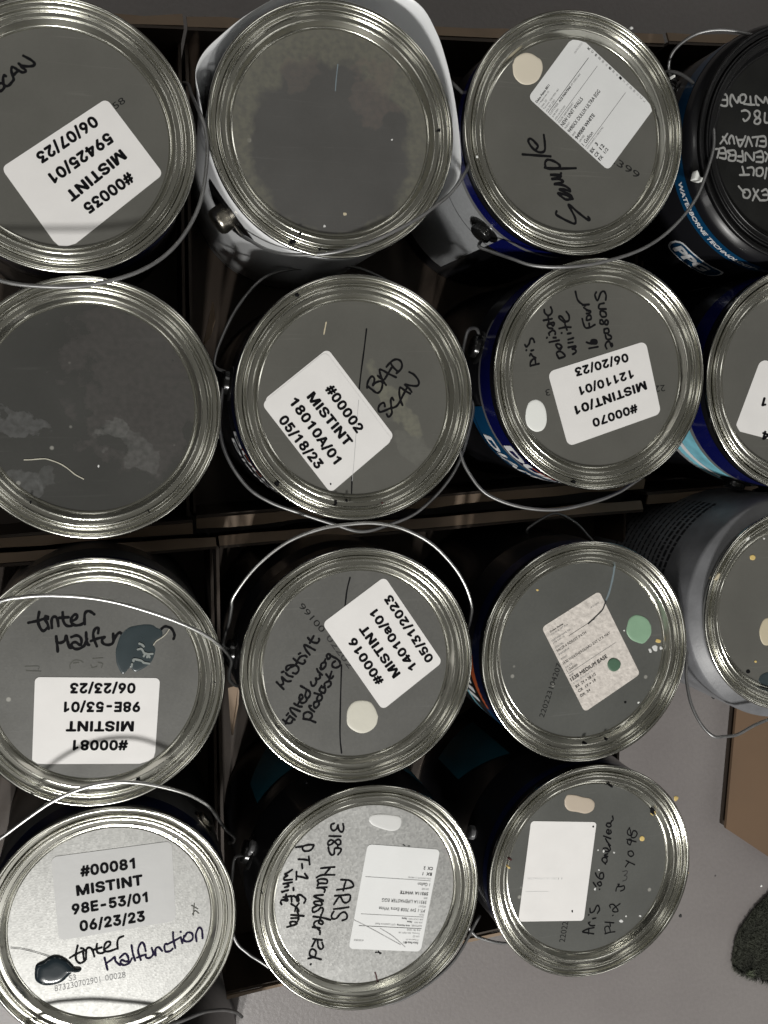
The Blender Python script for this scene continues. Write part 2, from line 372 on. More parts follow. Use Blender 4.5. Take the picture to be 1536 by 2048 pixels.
# ------------------------------------------------------------------ paint cans
CANS = {1: (-.027, .17462, 0), 2: (.14873, .19128, -.0026), 3: (.32354, .19961, .0029), 4: (.5124, .2068, 0), 5: (-.01355, .00497, .0007),
        6: (.16365, .01212, -.0005), 7: (.34757, .03027, .0014), 8: (.5232, .0282, 0), 9: (-.01384, -.17628, -.0020), 10: (.16451, -.17549, .0008),
        11: (.34127, -.17687, -.0009), 12: (.5212, -.1534, 0), 13: (-.00847, -.3453, 0), 14: (.1709, -.34729, .0010), 15: (.34914, -.3493, -.0008),
        16: (.012, -.548, 0), 17: (-.196, -.186, 0), 18: (-.190, -.358, 0)}
RR = .0845
RAD = {4: .0891, 8: .0880, 12: .0813}
ZP = -.0072                                # lid panel below the rim top
def arc(cr, cz, r, a0, a1, n):
    return [(cr + r * math.cos(math.radians(a0 + (a1 - a0) * i / n)), cz + r * math.sin(math.radians(a0 + (a1 - a0) * i / n))) for i in range(n + 1)]
def rim_profile(R):
    s = R - .0845
    p = [(.0812, -.0085), (.0822, -.0075), (.0828, -.0045)] + arc(.0830, -.0015, .0015, -70, 165, 16)
    p += [(.0814, -.0026), (.0811, -.0031), (.0789, -.0031), (.0787, -.0036), (.07865, -.0085)]
    return [(r + s, z) for r, z in p]
def lid_profile(R):
    k = (R - .0845) / .0845 + 1
    p = [(.0785, -.0085), (.07845, -.0028)] + arc(.0778, -.0016, .00065, -5, 170, 10) + [(.0770, -.0020), (.0768, -.0022), (.0765, -.0020)]
    p += arc(.07585, -.0014, .0006, 10, 170, 10) + [(.0751, -.0024), (.0748, -.0027), (.0722, -.0027), (.0720, -.0026)] + arc(.07155, -.0027, .00045, 60, 160, 7)
    p += [(.0709, -.0031), (.0706, -.0036), (.0690, -.0066), (.0687, -.0072), (.0683, -.0075), (.0678, -.0075), (.0670, ZP)]
    return [(r * k, z) for r, z in p]
PANEL_R = .0670
GROUP = 'paint cans standing close together'
ROOT = {}
LABELS = {
 1: 'paint can with torn-off word SCAN and sticker 00035 dated 06/07/23',
 2: 'paint can with loose white wrapper and stained bare lid without any sticker',
 3: 'navy paint can with Sample written on its lid and white tint sticker',
 4: 'black paint can with black plastic lid lettered in grey pen',
 5: 'paint can with bare dark smeared lid, a hair lying across it',
 6: 'paint can with BAD SCAN written beside sticker 00002',
 7: 'navy paint can with sticker 00070 and a white oval paint dab',
 8: 'navy paint can cut off by the right edge, white sticker half in view',
 9: 'paint can with dull grey lid, upside-down sticker 00081 and scraped teal blot',
 10: 'paint can marked tinted wrong product with sticker 00016 and pale round dab',
 11: 'paint can with creased medium base sticker and round green paint dab',
 12: 'grey paint can standing on the bare floor, beige and yellow paint spots on its lid',
 13: 'paint can with bright lid, upright sticker 00081 and wet dark teal paint drop',
 14: 'paint can with bright spangled lid marked 3185 Narvester Rd',
 15: 'paint can with blank white sticker and SW7098 written on its lid',
 16: 'grey paint can cut off by the bottom edge, below the bright 00081 can',
 17: 'grey paint can left of the dull 00081 can, mostly outside the frame',
 18: 'grey paint can left of the bright 00081 can, mostly outside the frame'}
BODY = {1: 'black_body', 2: 'grey_body', 3: 'black_body', 4: 'black_body', 5: 'black_body', 6: 'black_body', 7: 'black_body', 8: 'black_body', 9: 'grey_body',
        10: 'black_body', 11: 'black_body', 12: 'dkgrey_body', 13: 'grey_body', 14: 'black_body', 15: 'black_body', 16: 'grey_body', 17: 'grey_body', 18: 'grey_body'}
LIDM = {2: 'stained', 5: 'smeared', 6: 'handprint', 9: 'spangle_dull', 10: 'spangle_dull', 11: 'panel_dirty', 12: 'panel', 13: 'spangle', 14: 'spangle_mid', 15: 'panel_dirty'}
LID = {}
MC = {}
def cached(key, fn):
    if key not in MC: MC[key] = fn()
    return MC[key]
def body_r(i): return {4: .0925, 12: .0905}.get(i, .0820 + RAD.get(i, RR) - RR)
for i, (x, y, dz) in CANS.items():
    R = RAD.get(i, RR); h = H0 + dz
    root = empty('paint_can', (x, y, 0), LABELS[i], 'paint can', GROUP); ROOT[i] = root
    z0 = .0004 if i in (12, 16) else .0032
    rb = body_r(i)
    if i in (4, 12):
        prof = [(R - .0025, h - .008), (R - .001, h - .0095), (rb - .002, h - .0115), (rb, h - .0145), (rb, z0 + .006), (rb - .002, z0), (rb - .012, z0 + .002)]
    else:
        prof = [(R - .0033, h - .0070), (rb - .0006, h - .012), (rb, h - .016), (rb, h - .06), (rb + .0006, h - .0615), (rb, h - .063), (rb, z0 + .006), (rb + .0013, z0 + .004), (rb + .0013, z0), (rb - .010, z0 + .003)]
    pl = i == 4
    link('body', lathe('body', prof, 128), M[BODY[i]], root, True)
    def wob(me_):
        q = random.Random(i * 31); A = [(m_, q.uniform(0, 6.28), q.uniform(.2, 1) * .00036 / m_, q.uniform(.2, 1) * .00016 / m_ ** 1.1) for m_ in (2, 3, 5, 8)]
        for v_ in me_.vertices:
            r_ = math.hypot(v_.co.x, v_.co.y)
            if r_ < .069: continue
            a_ = math.atan2(v_.co.y, v_.co.x); dr = sum(c_ * math.sin(m_ * a_ + p_) for m_, p_, c_, _ in A); dz_ = sum(e_ * math.sin(m_ * a_ + 2 * p_) for m_, p_, _, e_ in A)
            v_.co.x *= 1 + dr / r_; v_.co.y *= 1 + dr / r_; v_.co.z += dz_
        return me_
    me = wob(lathe('rim', [(r, z + h) for r, z in rim_profile(R)], 224, False, True))
    link('rim', me, M['plastic'] if pl else M['ring'], root, True)
    def mk():
        pr = [(r, z + h) for r, z in lid_profile(R)]
        return wob(lathe('lid', pr, 224, True, True))
    lid = link('lid', mk(), None, root, True)
    lid.data.materials.append(M['plastic'] if pl else M['ring']); 
    lid.data.materials.append(M['plastic_panel'] if pl else M[LIDM.get(i, 'panel')])
    lid.data.polygons[len(lid.data.polygons) - 1].material_index = 1
    lid.data.polygons[len(lid.data.polygons) - 1].use_smooth = False
    LID[i] = lid
def zp(i): return H0 + CANS[i][2] + ZP
def loc(i, v): return Vector(v) - Vector((CANS[i][0], CANS[i][1], 0))
def P(i, px, py, up=0.0): return loc(i, at(px, py, zp(i) + up))

# --- flat pieces on a lid
def polyface(i, pts, up, thick=.0, dome=0.0):
    """flat or slightly domed piece lying on lid i from a closed pixel outline"""
    W = [P(i, a, b) for a, b in pts]; c = sum(W, Vector()) / len(W); z = zp(i) + up
    v, f = [], []; n = len(W); rings = [(1, -up * .9), (1, 0)] if not dome else [(1, -up * .9), (.985, dome * .35), (.93, dome * .72), (.82, dome * .93), (.6, dome), (.3, dome * 1.0)]
    for s, dzz in rings:
        for q in W: v.append((c.x + (q.x - c.x) * s, c.y + (q.y - c.y) * s, z + dzz))
    for k in range(len(rings) - 1):
        for a in range(n): f.append((k * n + a, k * n + (a + 1) % n, (k + 1) * n + (a + 1) % n, (k + 1) * n + a))
    f.append(tuple((len(rings) - 1) * n + a for a in range(n)))
    return mesh('piece', v, f)
def fix(me):
    bm = bmesh.new(); bm.from_mesh(me); bmesh.ops.recalc_face_normals(bm, faces=bm.faces); bm.to_mesh(me); bm.free(); return me
def blob(i, pts, mat, up=.00012, dome=.0004, name='paint_dab', parent=None, closed=True):
    q = catmull([*[(a, b, 0) for a, b in pts], (pts[0][0], pts[0][1], 0)], 6)[:-1]
    me = fix(polyface(i, [(p.x, p.y) for p in q], up, 0, dome))
    return link(name, me, M[mat], parent or LID[i], True)
def oval(cx, cy, rx, ry, rot=0, n=14, wob=.05, seed=0):
    rnd = random.Random(seed); out = []
    for k in range(n):
        a = 2 * math.pi * k / n; s = 1 + rnd.uniform(-wob, wob); x, y = rx * math.cos(a) * s, ry * math.sin(a) * s
        r = math.radians(rot); out.append((cx + x * math.cos(r) - y * math.sin(r), cy + x * math.sin(r) + y * math.cos(r)))
    return out

# --- stickers
def sticker(i, tl, tr, br, bl, mat, up=.0003, rad=.05, parent=None, name='sticker', curl=None):
    c = [P(i, *q) for q in (tl, tr, br, bl)]
    asp = (c[1] - c[0]).length / (c[3] - c[0]).length
    uv = []
    for (cu, cv, a0) in ((0, 0, 180), (1, 0, 270), (1, 1, 0), (0, 1, 90)):
        for k in range(6):
            a = math.radians(a0 + 90 * k / 5); ru, rv = rad, rad * asp
            ox = cu + (ru if cu == 0 else -ru); oy = cv + (rv if cv == 0 else -rv)
            uv.append((ox + ru * math.cos(a), oy + rv * math.sin(a)))
    # densify
    out = []
    for k in range(len(uv)):
        a, b = uv[k], uv[(k + 1) % len(uv)]; d = math.hypot(a[0] - b[0], a[1] - b[1]); m = max(1, int(d / .08))
        out += [(a[0] + (b[0] - a[0]) * t / m, a[1] + (b[1] - a[1]) * t / m) for t in range(m)]
    W = []
    for u, v in out:
        q = (c[0].lerp(c[1], u)).lerp(c[3].lerp(c[2], u), v)
        r = math.hypot(q.x, q.y)
        if r > PANEL_R - .0006: q = Vector((q.x * (PANEL_R - .0006) / r, q.y * (PANEL_R - .0006) / r, q.z))
        W.append(q)
    n = len(W); z = zp(i) + up
    v = [(q.x, q.y, z - up * .8) for q in W] + [(q.x, q.y, z) for q in W]
    f = [(a, (a + 1) % n, n + (a + 1) % n, n + a) for a in range(n)] + [tuple(n + a for a in range(n))]
    o = link(name, fix(mesh('sticker', v, f)), M[mat], parent or ROOT[i])
    o['_c'] = 0; del o['_c']
    return o, c

# --- lettering
def glyph_mesh(txt, bold=0.0, shear=0.0):
    cu = bpy.data.curves.new('t', 'FONT'); cu.body = txt; cu.size = 1; cu.offset = bold; cu.shear = shear; cu.resolution_u = 3
    ob = bpy.data.objects.new('t', cu); COL.objects.link(ob)
    dg = bpy.context.evaluated_depsgraph_get(); me = bpy.data.meshes.new_from_object(ob.evaluated_get(dg))
    V = [(v.co.x, v.co.y) for v in me.vertices]; F = [tuple(p.vertices) for p in me.polygons]
    bpy.data.objects.remove(ob); bpy.data.curves.remove(cu); bpy.data.meshes.remove(me)
    return V, F
GROT = {}
for _row in '''# 440 242,0,326,509,377,509,294,0,10,140,19,192,400,192,391,140,64,0,147,509,198,509,115,0,40,316,49,368,429,368,421,316 8.10.9,8.11.10,0.2.1,0.3.2,12.14.13,12.15.14,4.6.5,4.7.6
0 453 227,-7,174,1,130,24,95,62,69,113,53,178,48,254,53,330,69,395,95,447,130,484,174,508,227,516,279,508,323,484,358,447,384,395,400,330,405,254,400,178,384,113,359,62,323,24,279,1,227,50,261,56,290,74,313,103,330,144,340,194,344,254,340,314,330,365,313,405,290,435,261,453,227,460,192,453,163,435,140,405,123,365,113,314,109,254,113,194,123,144,140,103,163,74,192,56 11.13.12,10.13.11,10.14.13,9.14.10,9.36.14,36.15.14,9.37.36,35.15.36,9.38.37,34.15.35,8.38.9,34.16.15,8.39.38,33.16.34,8.40.39,32.16.33,7.40.8,32.17.16,7.41.40,31.17.32,6.41.7,31.18.17,6.42.41,30.18.31,5.42.6,5.43.42,29.18.30,29.19.18,5.44.43,28.19.29,4.44.5,28.20.19,4.45.44,27.20.28,3.45.4,27.21.20,3.46.45,26.21.27,3.47.46,25.21.26,2.47.3,25.22.21,2.24.47,24.22.25,2.22.24,1.22.2,1.23.22,1.0.23
2 453 64,0,64,47,234,229,261,257,282,282,299,305,311,327,318,348,320,371,317,397,308,419,293,436,273,449,250,457,224,460,196,457,172,447,153,433,139,413,130,390,127,362,66,362,71,405,86,442,111,473,143,496,182,511,225,516,268,511,306,497,337,474,361,445,376,411,381,372,378,345,371,318,357,290,336,259,306,223,267,180,153,60,153,57,389,57,389,0 26.28.27,26.29.28,25.29.26,25.30.29,24.30.25,24.31.30,23.15.24,15.14.24,14.13.24,13.31.24,12.31.13,23.16.15,11.31.12,23.17.16,11.32.31,22.17.23,10.32.11,22.18.17,9.32.10,22.19.18,9.33.32,21.19.22,8.33.9,21.20.19,8.34.33,7.34.8,6.34.7,6.35.34,5.35.6,5.36.35,4.36.5,4.37.36,3.37.4,3.38.37,2.38.3,1.38.2,1.39.38,1.40.39,1.41.40,1.42.41,1.43.42,0.43.1
3 453 218,-7,173,-3,133,10,98,30,70,57,52,91,44,132,109,132,115,107,126,87,144,71,165,59,191,52,219,50,248,53,275,61,297,74,315,93,325,116,329,145,326,172,316,196,299,217,275,234,242,244,201,248,157,248,157,299,288,448,288,452,70,452,70,509,372,509,372,461,211,278,211,289,264,288,308,276,344,253,371,222,387,186,393,145,387,103,370,66,344,36,309,12,266,-2 30.32.31,30.33.32,30.29.33,29.28.33,28.34.33,27.35.28,35.34.28,26.35.27,26.36.35,26.37.36,26.38.37,26.25.38,25.24.38,24.39.38,23.39.24,22.39.23,22.40.39,21.40.22,20.40.21,20.41.40,19.41.20,18.41.19,18.42.41,5.7.6,5.8.7,17.42.18,5.9.8,17.43.42,16.43.17,4.9.5,4.10.9,15.43.16,4.11.10,15.44.43,14.44.15,4.12.11,3.12.4,13.44.14,3.13.12,3.44.13,3.45.44,2.45.3,2.46.45,1.46.2,1.0.46
4 453 285,0,349,0,349,509,285,509,35,115,430,115,430,172,35,172,270,509,345,509,110,165,35,165 0.1.2.3,4.5.6.7,8.11.10.9
5 453 221,-7,178,-2,140,11,108,32,83,60,66,93,60,130,122,130,127,108,138,89,154,73,173,60,196,52,221,50,250,53,276,64,298,82,314,104,324,131,328,162,324,193,314,221,297,244,275,262,248,273,218,277,192,275,167,268,145,258,128,246,67,253,96,509,366,509,366,452,151,452,134,301,136,301,155,315,178,325,203,331,229,334,263,330,294,321,321,306,345,285,364,260,379,231,388,199,391,163,385,117,369,76,343,41,309,15,268,-1 30.34.31,34.32.31,34.33.32,30.35.34,39.41.40,38.41.39,38.42.41,37.42.38,37.43.42,36.43.37,36.44.43,30.36.35,30.26.36,26.25.36,25.44.36,25.45.44,24.45.25,30.27.26,23.45.24,30.28.27,22.45.23,22.46.45,30.29.28,21.46.22,21.47.46,20.47.21,20.48.47,19.48.20,19.49.48,18.49.19,17.49.18,5.7.6,5.8.7,17.50.49,5.9.8,16.50.17,4.9.5,4.10.9,15.50.16,15.51.50,4.11.10,14.51.15,4.12.11,3.12.4,13.51.14,3.13.12,3.51.13,3.52.51,2.52.3,2.53.52,1.53.2,1.0.53
6 453 226,-7,182,-1,142,15,109,40,84,74,69,115,64,162,68,199,80,239,102,285,137,340,252,509,322,509,151,261,145,261,154,275,165,288,179,299,196,307,214,312,235,314,278,309,316,295,346,271,370,240,384,201,389,157,384,112,368,73,343,39,310,14,271,-2,226,48,254,52,279,63,299,79,314,101,324,128,327,157,324,187,314,213,299,235,279,251,254,262,226,265,198,262,174,252,153,235,138,214,128,188,125,158,128,128,138,102,153,79,174,63,198,52 10.12.11,10.16.12,16.13.12,9.16.10,19.21.20,18.21.19,18.22.21,17.22.18,16.22.17,16.23.22,9.15.16,13.44.16,44.23.16,8.15.9,8.14.15,44.43.23,43.24.23,13.45.44,13.46.45,42.24.43,8.13.14,8.46.13,8.47.46,41.24.42,41.25.24,7.47.8,7.48.47,40.25.41,7.49.48,39.25.40,39.26.25,6.49.7,6.50.49,38.26.39,5.50.6,5.51.50,37.26.38,37.27.26,5.52.51,36.27.37,4.52.5,36.28.27,4.53.52,35.28.36,4.54.53,34.28.35,3.54.4,34.29.28,3.55.54,33.29.34,3.32.55,32.29.33,3.29.32,2.29.3,2.30.29,1.30.2,1.31.30,0.31.1
7 453 97,0,323,448,323,452,62,452,62,509,391,509,391,449,165,0 3.5.4,3.2.5,2.6.5,1.6.2,1.7.6,0.7.1
8 453 226,-7,178,-2,136,11,101,33,74,62,57,96,52,135,55,166,65,195,81,220,101,241,125,256,153,265,153,267,119,282,93,308,76,342,70,380,75,417,90,450,114,477,146,498,184,511,226,516,269,511,306,498,337,477,361,450,377,417,382,380,376,342,359,308,333,282,300,267,300,265,327,256,351,241,372,220,387,195,397,166,401,135,395,96,378,62,352,33,317,11,275,-2,226,49,258,52,285,60,307,74,323,91,333,113,337,139,333,165,322,189,305,208,283,223,256,232,226,235,196,232,169,223,147,208,130,189,119,165,115,139,119,113,129,91,145,74,167,60,195,52,226,290,252,292,274,300,293,313,307,330,316,351,319,376,316,399,308,420,294,437,275,449,252,457,226,460,200,457,177,449,159,437,145,420,136,399,133,376,136,351,145,330,159,313,178,300,201,292 22.24.23,21.24.22,21.25.24,20.25.21,20.26.25,19.26.20,19.82.26,82.27.26,19.83.82,81.27.82,19.84.83,80.27.81,18.84.19,80.28.27,18.85.84,79.28.80,18.86.85,78.28.79,18.87.86,77.28.78,17.87.18,77.29.28,17.88.87,76.29.77,16.88.17,76.30.29,16.89.88,75.30.76,16.90.89,74.30.75,74.31.30,15.90.16,15.91.90,73.31.74,15.92.91,72.31.73,72.32.31,14.92.15,14.93.92,71.32.72,14.70.93,70.32.71,14.32.70,14.33.32,13.33.14,12.33.13,12.34.33,11.34.12,11.35.34,10.35.11,10.36.35,9.58.10,58.36.10,58.37.36,9.59.58,57.37.58,9.60.59,56.37.57,9.61.60,55.37.56,8.61.9,55.38.37,8.62.61,54.38.55,7.62.8,54.39.38,7.63.62,53.39.54,6.63.7,53.40.39,6.64.63,52.40.53,6.65.64,51.40.52,5.65.6,51.41.40,5.66.65,50.41.51,4.66.5,50.42.41,4.67.66,49.42.50,4.68.67,48.42.49,3.68.4,48.43.42,3.69.68,47.43.48,3.46.69,46.43.47,3.43.46,2.43.3,2.44.43,1.44.2,1.45.44,0.45.1
9 453 226,516,271,510,310,494,343,468,368,434,384,393,389,347,385,309,373,270,350,224,315,168,200,0,130,0,301,248,307,248,299,234,287,221,273,210,257,202,238,196,218,195,175,199,137,214,106,237,83,269,68,307,64,352,69,397,85,436,110,469,143,494,182,510,226,460,199,457,174,446,154,429,138,407,129,381,125,352,129,322,138,295,154,274,174,257,199,247,226,243,254,247,279,257,299,273,314,295,324,321,327,350,324,381,314,407,299,429,279,446,254,457 31.1.0,30.1.31,30.2.1,29.2.30,29.3.2,28.33.29,33.32.29,32.3.29,32.55.3,55.4.3,28.34.33,54.4.55,28.35.34,53.4.54,27.35.28,53.5.4,27.36.35,52.5.53,27.37.36,51.5.52,26.37.27,51.6.5,26.38.37,50.6.51,25.38.26,25.39.38,49.6.50,49.7.6,25.40.39,48.7.49,48.8.7,24.40.25,24.41.40,47.8.48,24.42.41,46.8.47,46.14.8,14.9.8,23.42.24,23.43.42,45.13.46,13.14.46,45.17.13,17.12.13,15.9.14,23.44.43,44.17.45,23.17.44,22.17.23,16.9.15,16.10.9,17.10.16,21.17.22,21.18.17,12.10.17,21.19.18,20.19.21,12.11.10
M 628 58,0,122,0,122,509,58,509,506,0,570,0,570,509,506,509,75,509,145,509,346,0,282,0,553,509,483,509,282,0,346,0 0.1.2.3,4.5.6.7,8.11.10.9,12.13.14.15
S 447 224,-9,172,-4,128,9,91,31,64,60,46,96,38,137,104,137,110,110,123,88,142,71,166,59,194,52,224,49,257,52,286,60,311,74,329,92,341,114,346,139,342,161,332,179,316,193,296,205,272,214,245,222,184,239,128,260,86,289,60,326,52,372,58,413,75,448,102,476,138,498,180,511,227,516,275,511,316,498,351,476,377,449,394,415,401,378,337,378,326,412,302,437,267,453,225,459,194,456,167,448,145,435,129,418,118,398,115,376,119,352,131,334,148,319,169,308,191,300,212,293,264,279,287,272,312,264,336,252,359,238,379,220,395,198,405,171,408,139,403,99,386,64,360,34,323,11,278,-4 35.37.36,34.37.35,34.38.37,33.38.34,33.39.38,33.40.39,32.47.33,47.40.33,32.48.47,46.40.47,32.49.48,45.40.46,45.41.40,31.49.32,31.50.49,44.41.45,31.51.50,31.52.51,44.42.41,30.52.31,43.42.44,30.53.52,30.54.53,29.54.30,29.55.54,29.56.55,28.56.29,28.57.56,28.58.57,28.59.58,28.60.59,27.60.28,27.61.60,27.62.61,27.63.62,26.63.27,26.64.63,25.64.26,25.65.64,24.65.25,24.66.65,23.66.24,22.66.23,22.67.66,21.67.22,20.67.21,20.68.67,19.68.20,18.68.19,18.69.68,5.7.6,5.8.7,17.69.18,5.9.8,17.70.69,4.9.5,16.70.17,4.10.9,15.70.16,4.11.10,15.71.70,14.71.15,3.11.4,3.12.11,13.71.14,3.13.12,3.71.13,3.72.71,2.72.3,2.73.72,1.73.2,1.0.73
T 449 32,452,32,509,417,509,417,452,257,452,257,0,193,0,193,452 0.2.1,0.3.2,7.3.0,6.4.7,4.3.7,6.5.4
N 523 60,0,60,509,136,509,343,183,352,169,363,151,375,130,388,107,401,82,414,55,405,54,402,81,401,108,400,134,399,157,399,178,399,195,399,509,463,509,463,0,387,0,202,290,190,310,177,331,164,354,148,381,130,413,108,452,119,454,121,417,122,384,123,354,124,328,125,307,125,291,125,0 0.27.1,27.2.1,27.28.2,28.3.2,16.18.17,16.19.18,29.26.28,26.3.28,0.29.27,29.26.27,0.30.29,25.3.26,0.31.30,24.3.25,23.3.24,0.32.31,22.3.23,0.33.32,21.3.22,0.34.33,0.35.34,20.3.21,15.19.16,20.4.3,14.19.15,20.5.4,13.19.14,20.6.5,12.19.13,20.7.6,11.19.12,20.8.7,20.10.8,10.9.8,10.19.11,20.19.10
/ 249 235,533,71,-76,14,-76,178,533 2.0.3,2.1.0
a 389 160,-9,126,-5,94,5,68,22,48,45,35,73,30,108,34,138,43,161,58,179,78,193,100,203,125,211,152,216,178,220,209,224,234,227,252,230,265,235,273,243,276,255,276,257,273,279,267,297,256,311,240,322,220,329,196,331,171,329,149,322,132,313,118,301,107,288,100,274,41,291,57,322,79,346,104,364,133,375,163,382,194,384,215,383,239,379,263,372,286,360,306,343,322,320,333,290,337,251,337,0,277,0,277,52,272,52,264,38,252,25,236,12,215,1,190,-6,170,45,202,49,228,59,248,74,263,93,272,115,276,138,276,190,270,186,259,182,246,179,231,176,216,173,200,171,186,169,175,168,154,164,134,159,117,150,103,139,95,124,92,105,94,87,102,72,114,61,130,52,149,47 39.41.40,39.42.41,38.42.39,38.43.42,37.43.38,37.44.43,36.44.37,36.45.44,35.45.36,35.27.45,27.46.45,35.28.27,26.46.27,35.29.28,25.46.26,35.30.29,34.30.35,24.46.25,24.47.46,34.31.30,23.47.24,34.32.31,22.47.23,33.32.34,22.48.47,21.48.22,20.48.21,19.48.20,19.49.48,18.49.19,17.65.18,65.49.18,16.65.17,15.65.16,14.65.15,13.65.14,12.65.13,11.65.12,10.65.11,9.65.10,9.66.65,64.49.65,9.67.66,9.68.67,8.68.9,8.69.68,8.70.69,8.71.70,8.72.71,8.73.72,8.74.73,8.75.74,7.75.8,7.76.75,7.77.76,7.78.77,63.49.64,6.78.7,6.79.78,62.49.63,5.79.6,5.80.79,61.51.62,51.49.62,5.81.80,60.51.61,4.81.5,4.82.81,4.83.82,59.52.60,52.51.60,4.84.83,59.53.52,50.49.51,58.53.59,4.58.84,4.53.58,3.53.4,3.54.53,3.55.54,2.55.3,2.56.55,1.56.2,1.57.56,0.57.1
A 480 16,0,201,509,276,509,463,0,395,0,287,302,276,334,264,372,250,420,232,478,245,478,228,419,213,371,201,333,191,302,85,0,110,142,110,199,370,199,370,142 0.9.1,9.2.1,9.10.2,10.3.2,0.17.9,17.11.9,11.8.9,11.8.10,8.18.10,18.3.10,7.18.8,17.12.11,6.18.7,17.13.12,5.18.6,17.14.13,17.16.14,16.15.14,4.19.5,19.18.5,0.16.17,16.18.17,16.19.18,19.3.18,0.15.16,4.3.19
E 419 60,0,60,509,372,509,372,452,125,452,125,286,355,286,355,229,125,229,125,57,375,57,375,0 0.4.1,4.2.1,4.3.2,0.5.4,0.8.5,8.6.5,8.7.6,0.9.8,0.10.9,0.11.10
- 453 337,244,337,188,114,188,114,244 2.0.3,2.1.0
I 200 68,0,132,0,132,509,68,509 0.1.2,0.2.3
1 453 225,0,289,0,289,509,240,509,225,430,90,345,90,405,165,445 0.1.2,0.2.3,0.3.4,4.6.5,4.7.6,4.3.7'''.split('\n'):
    _c, _a, _v, _f = _row.split(' '); _q = [int(q) / 1000 for q in _v.split(',')]
    GROT[_c] = (int(_a) / 1000, list(zip(_q[::2], _q[1::2])), [tuple(int(q) for q in t.split('.')) for t in _f.split(',')])
def grot_mesh(txt):
    """plain grotesque letters of the big stickers"""
    V, F, x = [], [], 0
    for ch in txt:
        a, v, f = GROT[ch]; o = len(V); V += [(p + x, q) for p, q in v]; F += [tuple(k + o for k in t) for t in f]; x += a + .02
    return V, F
def fit_text(txt, p0, p1, h, z, bold=0.0, caps=None):
    """text whose mid-height line runs from p0 to p1 (local points), height h (metres) of its tallest letter"""
    V, F = grot_mesh(txt) if caps else glyph_mesh(txt)
    if bold:
        k = len(V); V0, F0 = V, F; V, F = [], []
        for c in range(8):
            a = c * math.pi / 4; V += [(x + bold * 1.25 * math.cos(a), y + bold * 1.25 * math.sin(a)) for x, y in V0]; F += [tuple(q + c * k for q in f) for f in F0]
        nv = k
    else: nv = 10 ** 9
    x0, x1 = min(v[0] for v in V), max(v[0] for v in V); y0, y1 = min(v[1] for v in V), max(v[1] for v in V)
    if caps: y0, y1 = -.010 - bold * 1.25, .519 + bold * 1.25
    d = p1 - p0; d.z = 0; n = Vector((-d.y, d.x, 0)).normalized()
    out = []
    for c, (x, y) in enumerate(V):
        s = (x - x0) / (x1 - x0); t = (y - (y0 + y1) / 2) / (y1 - y0)
        q = p0 + d * s + n * (h * t); out.append((q.x, q.y, z + (c // nv) * 6e-6))
    return out, F
def join(parts):
    v, f = [], []
    for a, b in parts:
        o = len(v); v += a; f += [tuple(k + o for k in q) for q in b]
    return v, f
PXM = DCAM / FPX                              # metres per pixel at the rims
def lines(i, specs, up, name, mat, parent, bold=.022):
    parts = []
    for txt, p0, p1, hpx in specs:
        big = bold > .01 and all(c in GROT for c in txt)
        parts.append(fit_text(txt, P(i, *p0), P(i, *p1), hpx * PXM, zp(i) + up, .031 if big else bold, big))
    return link(name, mesh(name, *join(parts)), M[mat], parent)
def crop(ox, oy, s, specs):
    return [(t, (ox + a[0] / s, oy + a[1] / s), (ox + b[0] / s, oy + b[1] / s), h) for t, a, b, h in specs]

# --- marker strokes traced as centre lines
def strokes(i, ox, oy, s, wpx, data, mat='ink', name='handwriting', up=.00016, parent=None, z=None):
    v, f = [], []; hw = wpx * PXM / 2; k0 = 0
    for ln in data.strip().split('|'):
        pts = [tuple(float(a) for a in q.split(',')) for q in ln.split()]
        if len(pts) == 1: pts = [pts[0], (pts[0][0] + 2, pts[0][1] + 1)]
        c = catmull([(ox + a / s, oy + b / s, 0) for a, b in pts], 6)
        Wp = [P(i, q.x, q.y) for q in c]
        Q = [Wp[0]]
        for q in Wp[1:]:
            if (q - Q[-1]).length > 1e-5: Q.append(q)
        if len(Q) < 2: Q.append(Q[0] + Vector((2e-4, 0, 0)))
        k0 += 1; zz = zp(i) + up + (k0 % 12) * 4e-6
        base = len(v); m = len(Q)
        t0 = (Q[1] - Q[0]).normalized(); t1 = (Q[-1] - Q[-2]).normalized()
        ring = []
        for k in range(m):
            t = (Q[min(k + 1, m - 1)] - Q[max(k - 1, 0)]).normalized(); nn = Vector((-t.y, t.x, 0))
            ww = hw * (1 + .10 * math.sin(k * .7 + k0 * 1.9))
            v.append((Q[k].x + nn.x * ww, Q[k].y + nn.y * ww, zz + k * 1.5e-7)); v.append((Q[k].x - nn.x * ww, Q[k].y - nn.y * ww, zz + k * 1.5e-7))
        for k in range(m - 1): f.append((base + 2 * k, base + 2 * k + 1, base + 2 * k + 3, base + 2 * k + 2))
        for (q, t, sg) in ((Q[0], t0, -1), (Q[-1], t1, 1)):
            b2 = len(v); nn = Vector((-t.y, t.x, 0))
            for a in range(7):
                an = math.pi * a / 6; d = nn * math.cos(an) + t * (sg * math.sin(an)); v.append((q.x + d.x * hw, q.y + d.y * hw, zz))
            f.append(tuple(b2 + a for a in range(7)) if sg < 0 else tuple(b2 + a for a in range(6, -1, -1)))
    return link(name, mesh(name, v, f), M[mat], parent or LID[i])

